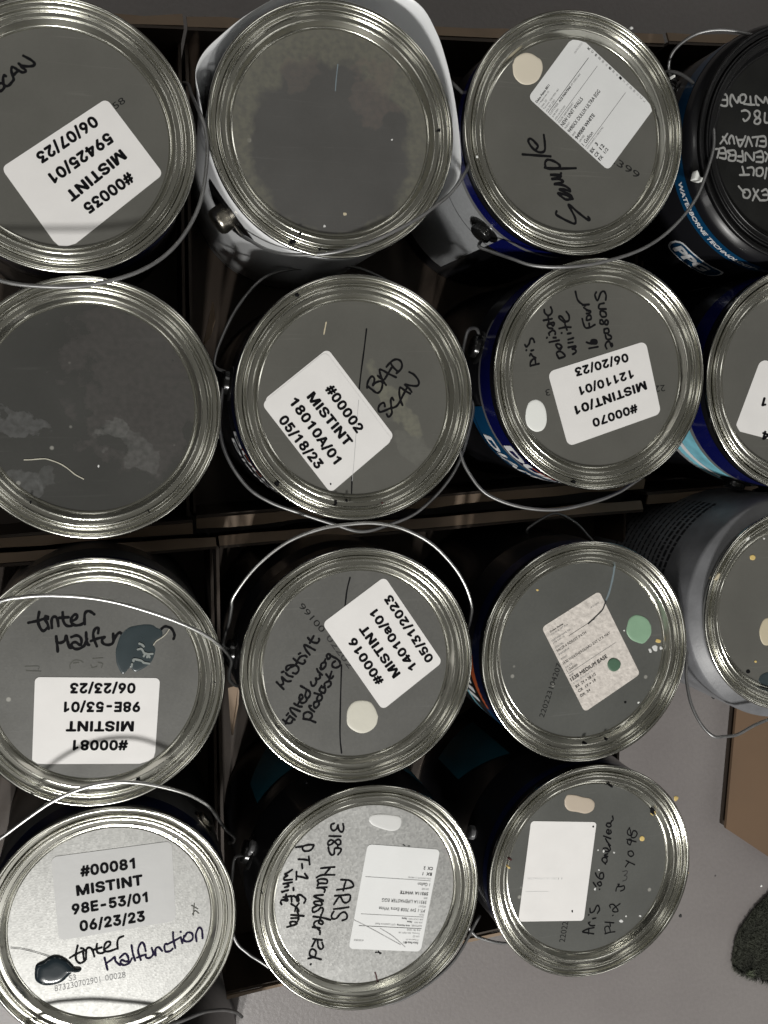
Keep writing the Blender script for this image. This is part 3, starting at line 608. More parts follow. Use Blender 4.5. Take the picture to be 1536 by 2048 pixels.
# --- things round the side of a can
def side_patch(i, a0, a1, d0, d1, mat, off=.0004, name='label_panel', n=None, d0b=None, d1b=None, rcorner=0):
    h = H0 + CANS[i][2]; r = body_r(i) + off; n = n or max(6, int(abs(a1 - a0) / 3)); v, f = [], []
    for k in range(n + 1):
        s = k / n; a = math.radians(a0 + (a1 - a0) * s)
        t0 = d0 + ((d0b if d0b is not None else d0) - d0) * s; t1 = d1 + ((d1b if d1b is not None else d1) - d1) * s
        if rcorner:
            e = min(s, 1 - s) * (math.radians(abs(a1 - a0)) * r); 
            if e < rcorner: q = rcorner - math.sqrt(max(0, rcorner ** 2 - (rcorner - e) ** 2)); t0 += q; t1 -= q
        v += [(r * math.cos(a), r * math.sin(a), h - t0), (r * math.cos(a), r * math.sin(a), h - t1)]
    for k in range(n): f.append((2 * k, 2 * k + 1, 2 * k + 3, 2 * k + 2))
    return link(name, mesh(name, v, f), M[mat], ROOT[i], True)
def side_text(i, txt, a0, d, hgt, mat='label_white', off=.0007, bold=.02, stretch=1.0, name='label_lettering', shear=0):
    h = H0 + CANS[i][2]; r = body_r(i) + off; V0, F0 = glyph_mesh(txt, 0, shear); V, F = [], []
    for c in range(8):
        an = c * math.pi / 4; V += [(x + bold * math.cos(an), y + bold * math.sin(an)) for x, y in V0]; F += [tuple(q + c * len(V0) for q in f) for f in F0]
    y0, y1 = min(v[1] for v in V), max(v[1] for v in V); x0 = min(v[0] for v in V); k = hgt / (y1 - y0); out = []
    for c, (x, y) in enumerate(V):
        a = math.radians(a0) + (x - x0) * k * stretch / r; r = body_r(i) + off + (c // len(V0)) * 6e-6; out.append((r * math.cos(a), r * math.sin(a), h - d + (y - y0) * k))
    return link(name, mesh(name, out, F), M[mat], ROOT[i])
def bail(i, pts, r=.00125, mat='steel'):
    c = catmull([(a, b, d) for a, b, d in pts], 8); h = H0 + CANS[i][2]
    W = [loc(i, at(q.x, q.y, h - q.z)) for q in c]
    return link('bail_handle', mesh('bail', *tube(W, r, 10)), M[mat if i in (9, 10, 13) else 'steel_shaded'], ROOT[i], True)
def ear(i, ang, d, mat='ear', r=.0085, depth=.007, plate=True):
    h = H0 + CANS[i][2]; rb = body_r(i); a = math.radians(ang)
    prof = [(r, 0), (r, depth * .70), (r * .96, depth * .84), (r * .84, depth * .95), (r * .65, depth), (.0004, depth * 1.01)]
    me = lathe('ear', prof, 28, True)
    rot = Matrix.Rotation(a, 4, 'Z') @ Matrix.Rotation(math.pi / 2, 4, 'Y')
    me.transform(Matrix.Translation((math.cos(a) * (rb - .0004), math.sin(a) * (rb - .0004), h - d)) @ rot)
    o = link('ear', me, M[mat], ROOT[i], True)
    if plate:
        pr = lathe('ear_plate', [(r * 1.5, 0), (r * 1.5, .0012), (r * 1.1, .0022), (.0003, .0024)], 28, True)
        pr.transform(Matrix.Translation((math.cos(a) * (rb - .0006), math.sin(a) * (rb - .0006), h - d)) @ rot)
        link('ear_plate', pr, M[mat], o, True)
    return o

# ================================================================== can by can
# ---- can 1: 00035
s, _ = sticker(1, (327, 348), (125.6, 507.8), (2, 336), (213, 197), 'paper') if False else sticker(1, (327, 348), (125.6, 507.8), (2, 336), (213, 197), 'paper', rad=.045)
lines(1, crop(0, 0, 2.844, [('#00035', (752, 1000), (487, 1195), 22), ('MISTINT', (705, 873), (388, 1126), 22), ('59425/01', (632, 778), (290, 1020), 22), ('06/07/23', (548, 683), (218, 907), 22)]), .00045, 'printed_text', 'toner', s)
strokes(1, 0, 90, 12.8, 5, "-90,1090 -60,1010 0,985 60,985 110,1050 90,1120 20,1180 -60,1190|150,800 110,780 80,850 90,980 140,1050 220,1040 300,960 350,880 320,780 290,650 310,570 380,590 450,640 560,700 640,690 650,640 560,570 500,500 480,480|330,790 400,720 480,650|480,480 560,530 700,550 830,540 890,500 850,430 750,360 600,280")
lines(1, [('58', (227, 214), (248, 199), 12)], .0001, 'date_code', 'jet', LID[1], .0)
bail(1, [(367, 166, .045), (377, 170, .035), (383, 190, .02), (398, 222, .004), (411, 262, 0), (414, 320, -.005), (398, 412, -.012), (352, 490, -.020), (282, 541, -.026), (180, 570, -.030), (90, 573, -.030), (0, 561, -.026), (-90, 520, -.015), (-170, 420, .01), (-185, 330, .04)])
ear(1, 24, .045)
side_patch(1, 0, 360, .016, .045, 'dark_navy', n=96)

# ---- can 2: loose white wrapper
side_patch(2, 0, 360, .014, .185, 'label_white', n=96, off=.0003)
def wrapper():
    top = [(398, 190), (391, 145), (405, 108), (440, 72), (500, 25), (590, -22), (680, -40), (770, -28), (838, 8), (872, 62), (892, 120), (908, 190), (919, 270), (922, 335), (908, 372), (862, 420), (800, 466), (720, 496), (640, 500), (560, 478), (500, 434), (450, 372), (418, 300)]
    c = catmull([(a, b, 0) for a, b in top] + [(*top[0], 0)], 5)[:-1]
    h = H0 + CANS[2][2]; v, f = [], []; n = len(c)
    W = []
    for q in c:
        p = loc(2, at(q.x, q.y, h - .010)); r = math.hypot(p.x, p.y); W.append((p.x / r, p.y / r, max(r, .0830)))
    for d, k in ((.010, 1), (.022, .92), (.04, .75), (.07, .45), (.10, .2), (.14, .05), (.184, 0)):
        for ux, uy, r in W:
            rr = .0828 + (r - .0828) * k; v.append((ux * rr, uy * rr, h - d))
    for a in range(6):
        for b in range(n): f.append((a * n + b, (a + 1) * n + b, (a + 1) * n + (b + 1) % n, a * n + (b + 1) % n))
    o = link('loose_wrapper', mesh('wrapper', v, f), M['wrap'], ROOT[2], True)
    md = o.modifiers.new('thickness', 'SOLIDIFY'); md.thickness = .0003; md.offset = 1
    return o
wrapper()
E2 = 217
def diamond(i, ang, d, wa, hd, mat, off):
    h = H0 + CANS[i][2]; r = body_r(i) + off; v = []
    out = []
    for k in range(24):
        t = 2 * math.pi * k / 24; e = .62
        x = math.copysign(abs(math.cos(t)) ** 1.5, math.cos(t)); y = math.copysign(abs(math.sin(t)) ** 1.2, math.sin(t))
        a = math.radians(ang + wa * x); v.append((r * math.cos(a), r * math.sin(a), h - d + hd * y))
    c = math.radians(ang); v.append(((r + .0006) * math.cos(c), (r + .0006) * math.sin(c), h - d))
    return link('ear_cutout', mesh('cutout', v, [(k, (k + 1) % 24, 24) for k in range(24)]), M[mat], ROOT[2])
diamond(2, E2, .048, 18, .021, 'plastic', .0020)
ear(2, E2, .048, 'button', .0098, .0130, False)
bail(2, [(470, 452, .046), (484, 470, .035), (493, 476, .030), (536, 500, .018), (594, 510, .006), (672, 504, -.002), (751, 480, -.004), (829, 441, -.004), (868, 414, -.003), (905, 382, 0), (937, 332, .003), (957, 266, .008), (937, 203, .018), (900, 162, .030), (880, 150, .044)])
strokes(2, 360, 0, 2.56, 2.2, "808,330 800,400 795,465", 'dab_blue', 'scratch')
for k, (a, b, rr) in enumerate([(700, 470, 4), (900, 445, 5), (575, 480, 3), (1085, 715, 3), (1120, 520, 4), (845, 1095, 5), (1170, 930, 7), (405, 970, 4), (355, 860, 4), (740, 1158, 4), (560, 200, 5), (690, 205, 6)]):
    blob(2, oval(360 + a / 2.56, b / 2.56 if b > 300 else b / 2.56, rr * .7, rr * .6, 0, 8, .2, k), 'dab_sand' if k % 3 else 'dab_lgrey', .00006, .00008, 'dried_spot') if k in (3, 5, 9) else None

# ---- can 3: Sample
s, c3 = sticker(3, (1056, 195), (1151, 66), (1309, 215), (1216, 341), 'paper_grey', rad=.06)
def uvtext(i, c, specs, up, parent, name='printed_text'):
    """specs: text, u0, u1, v(mid), cap height in px, weight, material"""
    groups = {}
    ev = (c[3] - c[0])
    for txt, u0, u1, v, hp, bold, mat in specs:
        p0 = (c[0].lerp(c[1], u0)).lerp(c[3].lerp(c[2], u0), v); p1 = (c[0].lerp(c[1], u1)).lerp(c[3].lerp(c[2], u1), v)
        if txt == '_':
            d = (p1 - p0).normalized(); n = Vector((-d.y, d.x, 0)) * (hp * PXM / 2)
            z = zp(i) + up; q = [p0 + n, p0 - n, p1 - n, p1 + n]
            groups.setdefault(mat, []).append(([(a.x, a.y, z) for a in q], [(0, 1, 2, 3)]))
        else:
            groups.setdefault(mat, []).append(fit_text(txt, p0, p1, hp * PXM, zp(i) + up, bold * .45))
    for mat, parts in groups.items(): link(name, mesh(name, *join(parts)), M[mat], parent)
uvtext(3, c3, [
 ('Dulux Paints 8811', .02, .29, .085, 5, .02, 'toner'), ('17 Regalcrest Ct', .02, .23, .118, 4.2, 0, 'midprint'), ('Unit 22', .02, .13, .148, 4.2, 0, 'midprint'),
 ('Toronto, ON M2M 1B1', .02, .33, .178, 4.2, 0, 'midprint'), ('416 701 2252', .02, .2, .208, 4.2, 0, 'midprint'), ('_', .02, .88, .228, .9, 0, 'toner'),
 ('CUSTOMER:', .02, .2, .25, 4.4, 0, 'midprint'), ('ACE PAINTING', .22, .46, .25, 5, .03, 'toner'), ('47 Hillcrest', .47, .66, .25, 4.2, 0, 'midprint'), ('JOB REF:', .02, .15, .285, 4.4, 0, 'midprint'), ('JOB LOCATION', .02, .23, .318, 4.4, 0, 'midprint'),
 ('_', .02, .88, .338, .9, 0, 'midprint'), ('COLOR: CANVASWEAVE 1', .02, .33, .36, 4.2, 0, 'midprint'), ('NEW UNIT WALLS', .02, .45, .398, 8.2, .004, 'toner'), ('PRODUCT', .02, .12, .44, 4, 0, 'midprint'),
 ('9490XX DULUX ULTRA EGG', .02, .67, .485, 8.2, .004, 'toner'), ('BASE', .02, .08, .535, 4, 0, 'midprint'), ('949000 WHITE', .02, .40, .577, 8.2, .03, 'toner'), ('CAN SIZE', .02, .12, .62, 4, 0, 'midprint'),
 ('1 Gallon', .02, .22, .663, 8, 0, 'toner'), ('_', .02, .88, .695, .9, 0, 'midprint'), ('COLORANTS (1/48OZ/ML)', .02, .36, .718, 4.2, 0, 'midprint'),
 ('BX', .02, .085, .765, 8, .03, 'toner'), ('3', .13, .16, .762, 8, .03, 'toner'), ('CX', .02, .085, .82, 8, .03, 'toner'), ('12', .13, .2, .818, 8, .03, 'toner'), ('FX', .02, .085, .872, 8, .03, 'toner'), ('1/2', .13, .2, .87, 7, .01, 'toner'),
 ('05/30/2023', .80, .96, .10, 4, 0, 'faint')], .00045, s)
for k, (ch, u) in enumerate(zip('KC81161261N2015CL', range(17))):
    pass
uvtext(3, c3, [(ch, .955, .985, .18 + .044 * k, 4.5 if k % 3 else 6.5, .03 if k % 3 == 0 else 0, 'toner' if k in (0, 1, 2, 6, 9) else 'faint') for k, ch in enumerate('KC8116e1612N01CCL')], .00046, s)
blob(3, [(1025, 130), (1032, 115), (1048, 106), (1062, 107), (1074, 114), (1083, 122), (1085, 140), (1076, 160), (1060, 169), (1042, 167), (1028, 152)], 'dab_cream', dome=.0004)
strokes(3, 1070, 260, 7.68, 5.2, "330,1250 325,1300 420,1360 520,1410 600,1440 625,1410 610,1340 560,1240 510,1150 550,1170 640,1250 740,1330 820,1385 840,1375 815,1335|580,1060 480,1070 400,1020 350,970 400,980 500,1010 570,1060 540,1000 400,930 380,910 450,915 540,945|540,940 520,900 430,850 300,835|300,830 430,800 380,760 260,755|260,750 390,720 370,690 230,690 300,695 380,690 400,665|150,580 250,600 400,595 625,588|160,580 155,500 190,460 260,470 340,510 385,560 330,590 200,585|-192,376 0,390 238,407|134,79 151,223 142,325 57,342 -45,274 -104,172 -62,138 40,240 23,291")
lines(3, [('2399', (1219, 314), (1278, 352), 15)], .0001, 'date_code', 'jet', LID[3], .0)
bail(3, [(966, 478, .045), (958, 492, .038), (980, 502, .03), (1020, 516, .014), (1066, 531, .004), (1130, 534, -.003), (1200, 525, -.005), (1280, 500, -.006), (1340, 460, -.006), (1390, 400, -.004), (1418, 330, 0), (1428, 280, .004), (1420, 220, .012), (1395, 175, .022), (1365, 150, .032), (1338, 143, .040), (1322, 150, .045)])
ear(3, 229, .042); ear(3, 42, .045)
side_patch(3, 0, 360, .014, .0245, 'navy', n=96); side_patch(3, 180, 300, .0245, .0290, 'grey_line'); side_patch(3, 190, 238, .0290, .175, 'silver'); side_patch(3, 238, 300, .0290, .06, 'navy')

# ---- can 4: black plastic lid
strokes(4, 1416, 170, 8.19, 4.6, "210,190 250,150 300,170 315,240 310,330 260,345 210,330|220,245 310,245|385,350 360,290 370,190 395,160 430,230 480,290 500,200|540,160 600,160 620,220 580,290 530,280 520,200 540,160|590,310 680,322 760,325|690,190 695,250 700,310|830,330 790,310 780,180 850,240 910,290 940,200 983,300|1000,290 1030,190 1060,290 1085,330|550,430 610,415 670,450 680,510 640,570 600,590 575,560|760,450 800,420 845,450 830,520 770,570 760,620 810,640 855,600 840,550 780,520 755,470|930,460 925,600 983,620 1040,620|315,800 260,880 200,960|240,850 280,910 310,960|350,960 340,900 380,830 410,860 430,960|460,850 490,940 520,1010 570,930 610,840|480,900 590,900|610,1010 640,920 660,850 690,920 720,1000|725,860 810,855 800,930 790,1000|810,850 930,850 940,1000 840,1000|860,920 940,920|120,1050 180,1060 150,1190|190,1040 270,1040 290,1200 190,1190|200,1120 290,1120|320,1080 440,1080 440,1230 340,1230 350,1160 430,1150|380,1150 310,1090|480,1240 570,1250 560,1080|490,1170 560,1170|610,1240 620,1110 740,1240 750,1110|780,1110 880,1090 900,1250 790,1260|800,1180 900,1180|930,1100 980,1150 1040,1220|980,1150 940,1250|520,1475 670,1470|560,1340 575,1400 590,1470|645,1360 720,1350 750,1400 740,1480|790,1440 800,1370 880,1360 900,1430 860,1490 800,1480 790,1440|960,1360 945,1450 930,1530|500,1660 560,1730 600,1760|570,1790 590,1720 660,1720 690,1790 650,1850 590,1840 570,1790|740,1700 790,1800 850,1890|820,1720 770,1800 730,1890|880,1740 950,1710 990,1800 970,1880 870,1890|900,1800 985,1800", 'ink_silver')
side_patch(4, 0, 360, .019, .034, 'midblue', n=120)
side_text(4, 'WATERBORNE TECHNOLOGY \u2022 TECHNOLOGIE', 198, .0292, .0052, bold=.035, stretch=1.02, shear=.15)
side_patch(4, 224, 256, .060, .084, 'label_white', name='logo_panel', rcorner=.008, n=24)
side_patch(4, 225.2, 254.8, .0618, .0822, 'midblue', name='logo_panel', off=.0006, rcorner=.007, n=24)
side_text(4, 'PPG', 227.5, .0790, .0145, off=.0009, bold=.05, stretch=1.1)
bail(4, [(1352, 165, .06), (1338, 142, .052), (1343, 110, .045), (1366, 84, .035), (1402, 65, .024), (1450, 60, .016), (1505, 70, .008), (1570, 90, .002), (1660, 140, .0), (1750, 230, .01), (1780, 330, .04)])
ear(4, 150, .06)
blob(4, [(1380, 362), (1385, 344), (1391, 357), (1399, 360), (1397, 366), (1389, 365)], 'dab_white', .0075 - .0015, .0003, 'paint_chip')

# ---- can 5: smeared bare lid
strokes(5, 0, 530, 3.2, 2.0, "155,1247 200,1246 280,1240 320,1248 380,1270 430,1300 480,1340 535,1370", 'hair', 'hair_strand', up=.0005)
blob(5, oval(197, 932, 2, 3, 0, 8, .1, 3), 'dab_lgrey', .0001, .0003, 'dust_speck')
ear(5, 18, .05); side_patch(5, 0, 360, .016, .045, 'dark_navy', n=96)

# ---- can 6: BAD SCAN
sticker(6, (655, 697), (789, 873), (664, 979), (527, 800), 'paper', up=.0002, name='under_sticker')
s, _ = sticker(6, (651, 703), (785, 880), (661, 986), (523, 808), 'paper', up=.0004)
lines(6, crop(400, 520, 2.648, [('#00002', (678, 668), (850, 905), 22), ('MISTINT', (582, 710), (792, 977), 22), ('18010A/01', (490, 738), (732, 1070), 22), ('05/18/23', (432, 832), (638, 1095), 22)]), .00055, 'printed_text', 'toner', s)
strokes(6, 0, 0, 1, 1.0, "717,800 713,850 708,920 704,962", 'faint', 'show_through_line', up=.0005, parent=s)
strokes(6, 0, 0, 1, 3.2, "733,658 728,700 722,745 717,790", name='pen_line'); strokes(6, 0, 0, 1, 3.2, "704,955 703,986", name='pen_line')
strokes(6, 720, 700, 10.97, 4.6, "155,830 160,740 200,640 260,580 310,620 310,690 280,780 340,720 420,690 480,700 490,780 460,880 400,940 340,930 250,860 160,790|570,770 520,700 460,580 430,470 440,430 520,460 640,530 790,600|390,570 450,620 510,660|690,390 620,510 540,640|670,290 720,370 790,440 830,480|580,370 650,290 740,220 830,210 900,260 920,350 890,430 800,510|545,1240 535,1180 500,1160 430,1210 400,1290 430,1360 520,1340 640,1290 690,1270|685,1280 700,1370 660,1450 610,1460 585,1410|735,1100 700,1050 675,1100 680,1200 700,1270 790,1240 860,1160|930,1210 880,1080 860,940 870,840 900,830 980,890 1100,960|860,1160 940,1000 1030,830|1130,920 1080,850 980,760 1100,780 1240,790 1290,740 1270,650 1180,540 1080,485", name='handwriting')
strokes(6, 400, 520, 2.648, 2.6, "668,330 662,360 656,392", 'dab_sand', 'dried_drip')
blob(6, oval(661, 968, 1.6, 2.2, 20, 8, .1, 2), 'ink', .0005, .0001, 'ink_speck', s)
bail(6, [(455, 752, .05), (447, 770, .046), (443, 800, .04), (440, 860, .03), (456, 917, .02), (494, 973, .012), (540, 1004, .008), (599, 1026, .006), (672, 1050, .006), (722, 1063, .008), (770, 1052, .012), (840, 1020, .02), (910, 940, .03), (945, 830, .044), (940, 790, .05)])
bail(6, [(455, 745, .05), (432, 735, .055), (430, 718, .058), (441, 682, .062), (475, 614, .068), (525, 558, .072), (581, 539, .075), (640, 537, .078), (700, 533, .08), (745, 547, .08), (800, 575, .08)], r=.0011)
ear(6, 172, .05)
side_patch(6, 150, 300, .016, .036, 'dark_navy'); side_text(6, 'DULUX', 196, .050, .013, bold=.03, stretch=1.15); side_text(6, 'Diamond', 200, .078, .015, bold=.02, stretch=1.1)
side_patch(6, 226, 250, .030, .042, 'navy'); side_patch(6, 205, 222, .037, .040, 'orange')

# ---- can 7: 00070
s, _ = sticker(7, (1322, 827), (1136, 893), (1095, 744), (1291, 682), 'paper', rad=.06)
lines(7, crop(900, 500, 2.415, [('#00070', (905, 762), (688, 838), 20), ('MISTINT/01', (947, 652), (603, 776), 20.5), ('12110/01', (884, 597), (625, 682), 20), ('06/20/23', (860, 518), (603, 592), 20)]), .00045, 'printed_text', 'toner', s)
blob(7, [(1052, 820), (1058, 805), (1072, 799), (1085, 806), (1092, 822), (1093, 845), (1085, 860), (1070, 863), (1056, 853), (1051, 838)], 'dab_white', dome=.0004)
strokes(7, 1040, 570, 7.68, 4.5, "160,1245 160,1190 200,1140 230,1140 240,1220|170,1240 290,1210|240,1120 200,1100 165,1060 150,1085|170,1010 205,1000|95,1005 98,1000|75,920 100,950 140,900 160,830 200,830 220,880|600,1130 690,1095 650,1040 600,1020 560,1050 590,1120|620,990 640,950 600,910 550,920 590,980 640,960|450,880 600,850|510,810 550,810|410,815 415,808|450,770 445,740 500,700 540,720 540,760|500,670 440,660 420,620 470,600 510,630 520,580 430,590|360,545 490,520|430,490 440,560|370,380 380,430 430,470 480,440 490,390 470,340|810,1065 860,1030 840,990 800,985 850,960 840,940 740,960|740,890 810,880|740,840 820,815|730,750 780,740|635,740 640,738|600,670 700,650 780,650|720,690 690,600 700,560|690,580 610,520 600,480 640,490 700,560 750,540 750,470 710,410|1060,975 1195,950|1020,880 1080,900 1170,900 1170,850 1100,850 1090,900 1160,880|1110,870 1165,875|955,520 975,600 1010,660 1080,650 1150,610|1065,650 1060,590|1020,540 1030,480 1080,470 1090,520 1040,545|1020,440 1070,430 1080,400 1020,390|980,350 1050,400|960,310 1060,300|1000,320 930,280 880,220 850,100|1330,980 1310,930 1330,880 1370,870 1390,910 1400,945 1420,930 1410,900|1310,770 1330,830 1390,830 1400,790 1350,760|1290,680 1350,670 1360,730 1300,740 1290,700|1230,540 1230,590 1280,600 1320,540 1350,560 1340,610 1290,590 1260,540 1230,540|1230,450 1240,400 1310,420 1320,480 1260,490 1230,450|1320,370 1215,365 1220,300 1290,280|1170,110 1150,160 1190,240 1240,120 1290,100 1320,160 1315,230")
lines(7, [('3', (1100, 784), (1091, 786), 14), ('22', (1330, 776), (1310, 778), 14)], .0001, 'date_code', 'jet', LID[7], 0)
bail(7, [(955, 690, .05), (958, 672, .046), (952, 657, .038), (937, 661, .032), (929, 686, .03), (921, 740, .03), (915, 830, .03), (921, 906, .028), (941, 951, .026), (975, 989, .024), (1037, 1013, .022), (1107, 1020, .02), (1169, 1009, .018), (1219, 993, .018), (1264, 968, .02), (1350, 900, .03), (1400, 800, .045)])
ear(7, 165, .046)
side_patch(7, 0, 360, .014, .034, 'navy', n=96); side_patch(7, 150, 262, .034, .0375, 'grey_line'); side_patch(7, 196, 262, .0375, .068, 'midblue', d1b=.060)
side_text(7, 'DULUX', 219, .0318, .0155, bold=.045, stretch=1.35); side_text(7, 'DIAMOND', 212, .0590, .014, bold=.035, stretch=1.3, shear=.15); side_patch(7, 236, 256, .016, .019, 'orange', off=.0008)

# ---- can 8: cut by the right edge
s, _ = sticker(8, (1660, 910), (1468, 860), (1521, 718), (1715, 770), 'paper', rad=.06)
lines(8, [('1', (1533, 806), (1524, 803), 22), ('4', (1538, 874), (1523, 869), 22)], .00045, 'printed_text', 'toner', s)
side_patch(8, 0, 360, .014, .036, 'navy', n=96); side_patch(8, 190, 300, .036, .0405, 'grey_line'); side_patch(8, 196, 262, .0405, .082, 'sky', d0b=.0405, d1b=.06)
side_patch(8, 196, 256, .066, .074, 'label_white', off=.0008, d0b=.05, d1b=.053); side_patch(8, 196, 258, .082, .09, 'silver', d0b=.06, d1b=.062)
ear(8, 252, .05)

# ---- can 9: dull 00081
s, _ = sticker(9, (309, 1527), (64, 1528), (70, 1354), (320, 1356), 'paper', rad=.04)
lines(9, crop(0, 1040, 3.072, [('#00081', (787, 1383), (448, 1383), 22), ('MISTINT', (823, 1267), (405, 1267), 22), ('98E-53/01', (862, 1148), (393, 1148), 22), ('06/23/23', (833, 1033), (430, 1033), 22)]), .00045, 'printed_text', 'toner', s)
strokes(9, 40, 1200, 7.68, 5.6, "295,185 275,320 310,430 360,475 420,430|130,350 270,320 370,290 430,290|370,285 420,360 440,440|390,250 430,260|490,430 485,330 500,270 550,260 580,320 590,400|655,190 665,320 710,390 780,400 820,370|600,275 745,265|790,330 860,290 880,240 840,225 790,280 790,350 850,390 930,380 980,350|995,370 990,290 1000,200 1050,170 1100,190 1140,220|555,560 570,680 580,790|560,640 610,660 680,630 710,550 730,630 760,730 800,730|790,570 870,545 930,580 945,650 920,690 860,650 810,660 790,700 840,750 920,745 990,700|1015,500 1020,600 1040,680 1060,690|990,700 1030,600|1200,510 1205,440 1170,430 1130,490 1130,580 1180,710|1090,630 1200,590 1300,570|1300,570 1260,610 1280,670 1360,690 1430,650 1430,520|1430,650 1470,560 1500,520 1535,500 1560,520")
strokes(9, 220, 1230, 10.24, 5.4, "1050,290 1110,240 1180,240 1260,280 1310,370 1320,440 1300,490")
strokes(9, 40, 1200, 7.68, 2.0, "80,1020 180,1018 290,1020 280,1070|100,1085 200,1090 320,1095|770,1050 770,990 830,930 920,930 970,960|820,970 900,960|1120,900 1270,890|1090,1000 1110,1040 1180,1020|1200,960 1270,980 1250,1040", 'ink_faint', 'faded_writing')
blob(9, [(220 + a / 10.24, 1230 + b / 10.24) for a, b in [(120, 700), (200, 450), (280, 340), (400, 250), (560, 210), (640, 200), (700, 190), (860, 200), (960, 260), (1050, 300), (1080, 400), (1030, 450), (940, 520), (880, 600), (930, 720), (830, 980), (540, 1160), (420, 1080), (380, 1100), (260, 1210), (150, 1030), (120, 850)]], 'dab_teal_dry', dome=.00025, name='paint_blot')
strokes(9, 220, 1230, 10.24, 4.2, "600,580 650,600 690,640|570,700 640,690 690,760|690,770 760,790 870,790|480,940 490,900 640,930 690,970 800,990|440,1050 450,1000|690,840 720,790|760,860 780,800 810,860", 'scratch', 'scraped_mark', up=.0009)
strokes(9, 220, 1230, 10.24, 1.5, "1210,290 1150,380 1060,460 950,530 890,610", 'hair', 'hair_strand', up=.001)
bail(9, [(-160, 1300, .03), (-90, 1240, .0), (0, 1203, -.012), (39, 1195, -.013), (91, 1191, -.014), (163, 1194, -.014), (228, 1204, -.013), (293, 1222, -.012), (358, 1245, -.010), (407, 1268, -.006), (439, 1291, 0), (462, 1318, .012), (459, 1342, .024), (459, 1359, .034), (468, 1369, .04), (474, 1372, .044)])
ear(9, 3, .045)
side_patch(9, 0, 360, .012, .024, 'dark_navy', n=96)

# ---- can 10: tinted wrong product
s, _ = sticker(10, (765, 1420), (644, 1247), (769, 1153), (885, 1324), 'paper', rad=.05)
lines(10, crop(440, 1020, 2.844, [('#00016', (914, 988), (745, 735), 20.5), ('MISTINT', (1007, 945), (808, 662), 21), ('14010a/01', (1102, 905), (870, 575), 20.5), ('05/31/2023', (1197, 860), (950, 492), 20.5)]), .00045, 'printed_text', 'toner', s)
strokes(10, 540, 1260, 7.68, 4.7, "100,800 150,850 210,910|150,850 200,830 200,790 180,720 230,770 270,790 320,785|240,660 280,700 350,720|180,650 210,640|350,660 400,670 440,620 420,560 350,540 270,550 245,590 260,620 310,580 370,550|360,440 420,490 500,520 540,490 530,465|400,530 430,460 470,410 540,395 565,415|440,370 465,355|610,380 560,320 525,250 540,230 600,260 690,310|580,120 640,180 720,200 755,160 750,135|610,200 640,150 670,95|200,1380 260,1430 320,1430 345,1390|240,1440 260,1380 300,1330|300,1320 340,1350 380,1380|255,1310 280,1280|400,1330 330,1260 310,1210 340,1200 460,1250|370,1130 430,1170 490,1180|420,1160 450,1100|450,1100 500,1040 490,1000 460,1000 450,1060 480,1120 540,1110 570,1060|470,860 540,900 610,950 610,1010 570,1050 540,1010 560,930|625,800 640,850 680,855 710,800 700,740 730,760 770,730 760,690|800,690 740,640 720,600|780,600 790,520 850,500 850,560 790,610 770,580|830,500 850,450|890,450 870,400 890,370 930,390 910,440 880,430|920,390 1020,440 1070,490 1070,550 1010,580 960,560 960,510 1000,480|700,1420 600,1380 510,1365|515,1360 520,1290 580,1260 640,1290 640,1340 590,1380|680,1255 620,1210 600,1170 630,1165|680,1110 740,1100 750,1150 700,1200 670,1160 680,1110|680,970 780,1000 800,1050 760,1090 720,1070 740,1010 790,980|790,860 760,930 830,970 850,900 800,880|840,880 840,820 900,790 930,800 930,850 890,880|860,680 910,740 950,740 970,710|900,790 920,720 945,640")
strokes(10, 0, 0, 1, 3.2, "700,1155 694,1180 690,1212", name='pen_line'); strokes(10, 0, 0, 1, 3.2, "683,1330 681,1400 680,1470 683,1506", name='pen_line')
lines(10, [('99100', (601, 1209), (647, 1262), 13)], .0001, 'date_code', 'jet', LID[10], 0)
lines(10, [('02202', (656, 1272), (702, 1334), 13)], .0001, 'date_code', 'ink_thin', LID[10], 0)
blob(10, oval(724, 1433, 32, 32, 0, 12, .05, 5), 'dab_grey', dome=.0004)
bail(10, [(455, 1300, .045), (446, 1285, .035), (458, 1245, .018), (463, 1217, .008), (468, 1192, .002), (510, 1136, -.003), (570, 1087, -.006), (637, 1059, -.008), (704, 1048, -.008), (756, 1047, -.008), (809, 1059, -.007), (862, 1087, -.006), (904, 1129, -.003), (929, 1168, .000), (943, 1210, .004), (941, 1238, .014), (935, 1260, .024), (925, 1300, .045)])
ear(10, 176, .045)
side_patch(10, 0, 360, .012, .03, 'black_body', n=96)

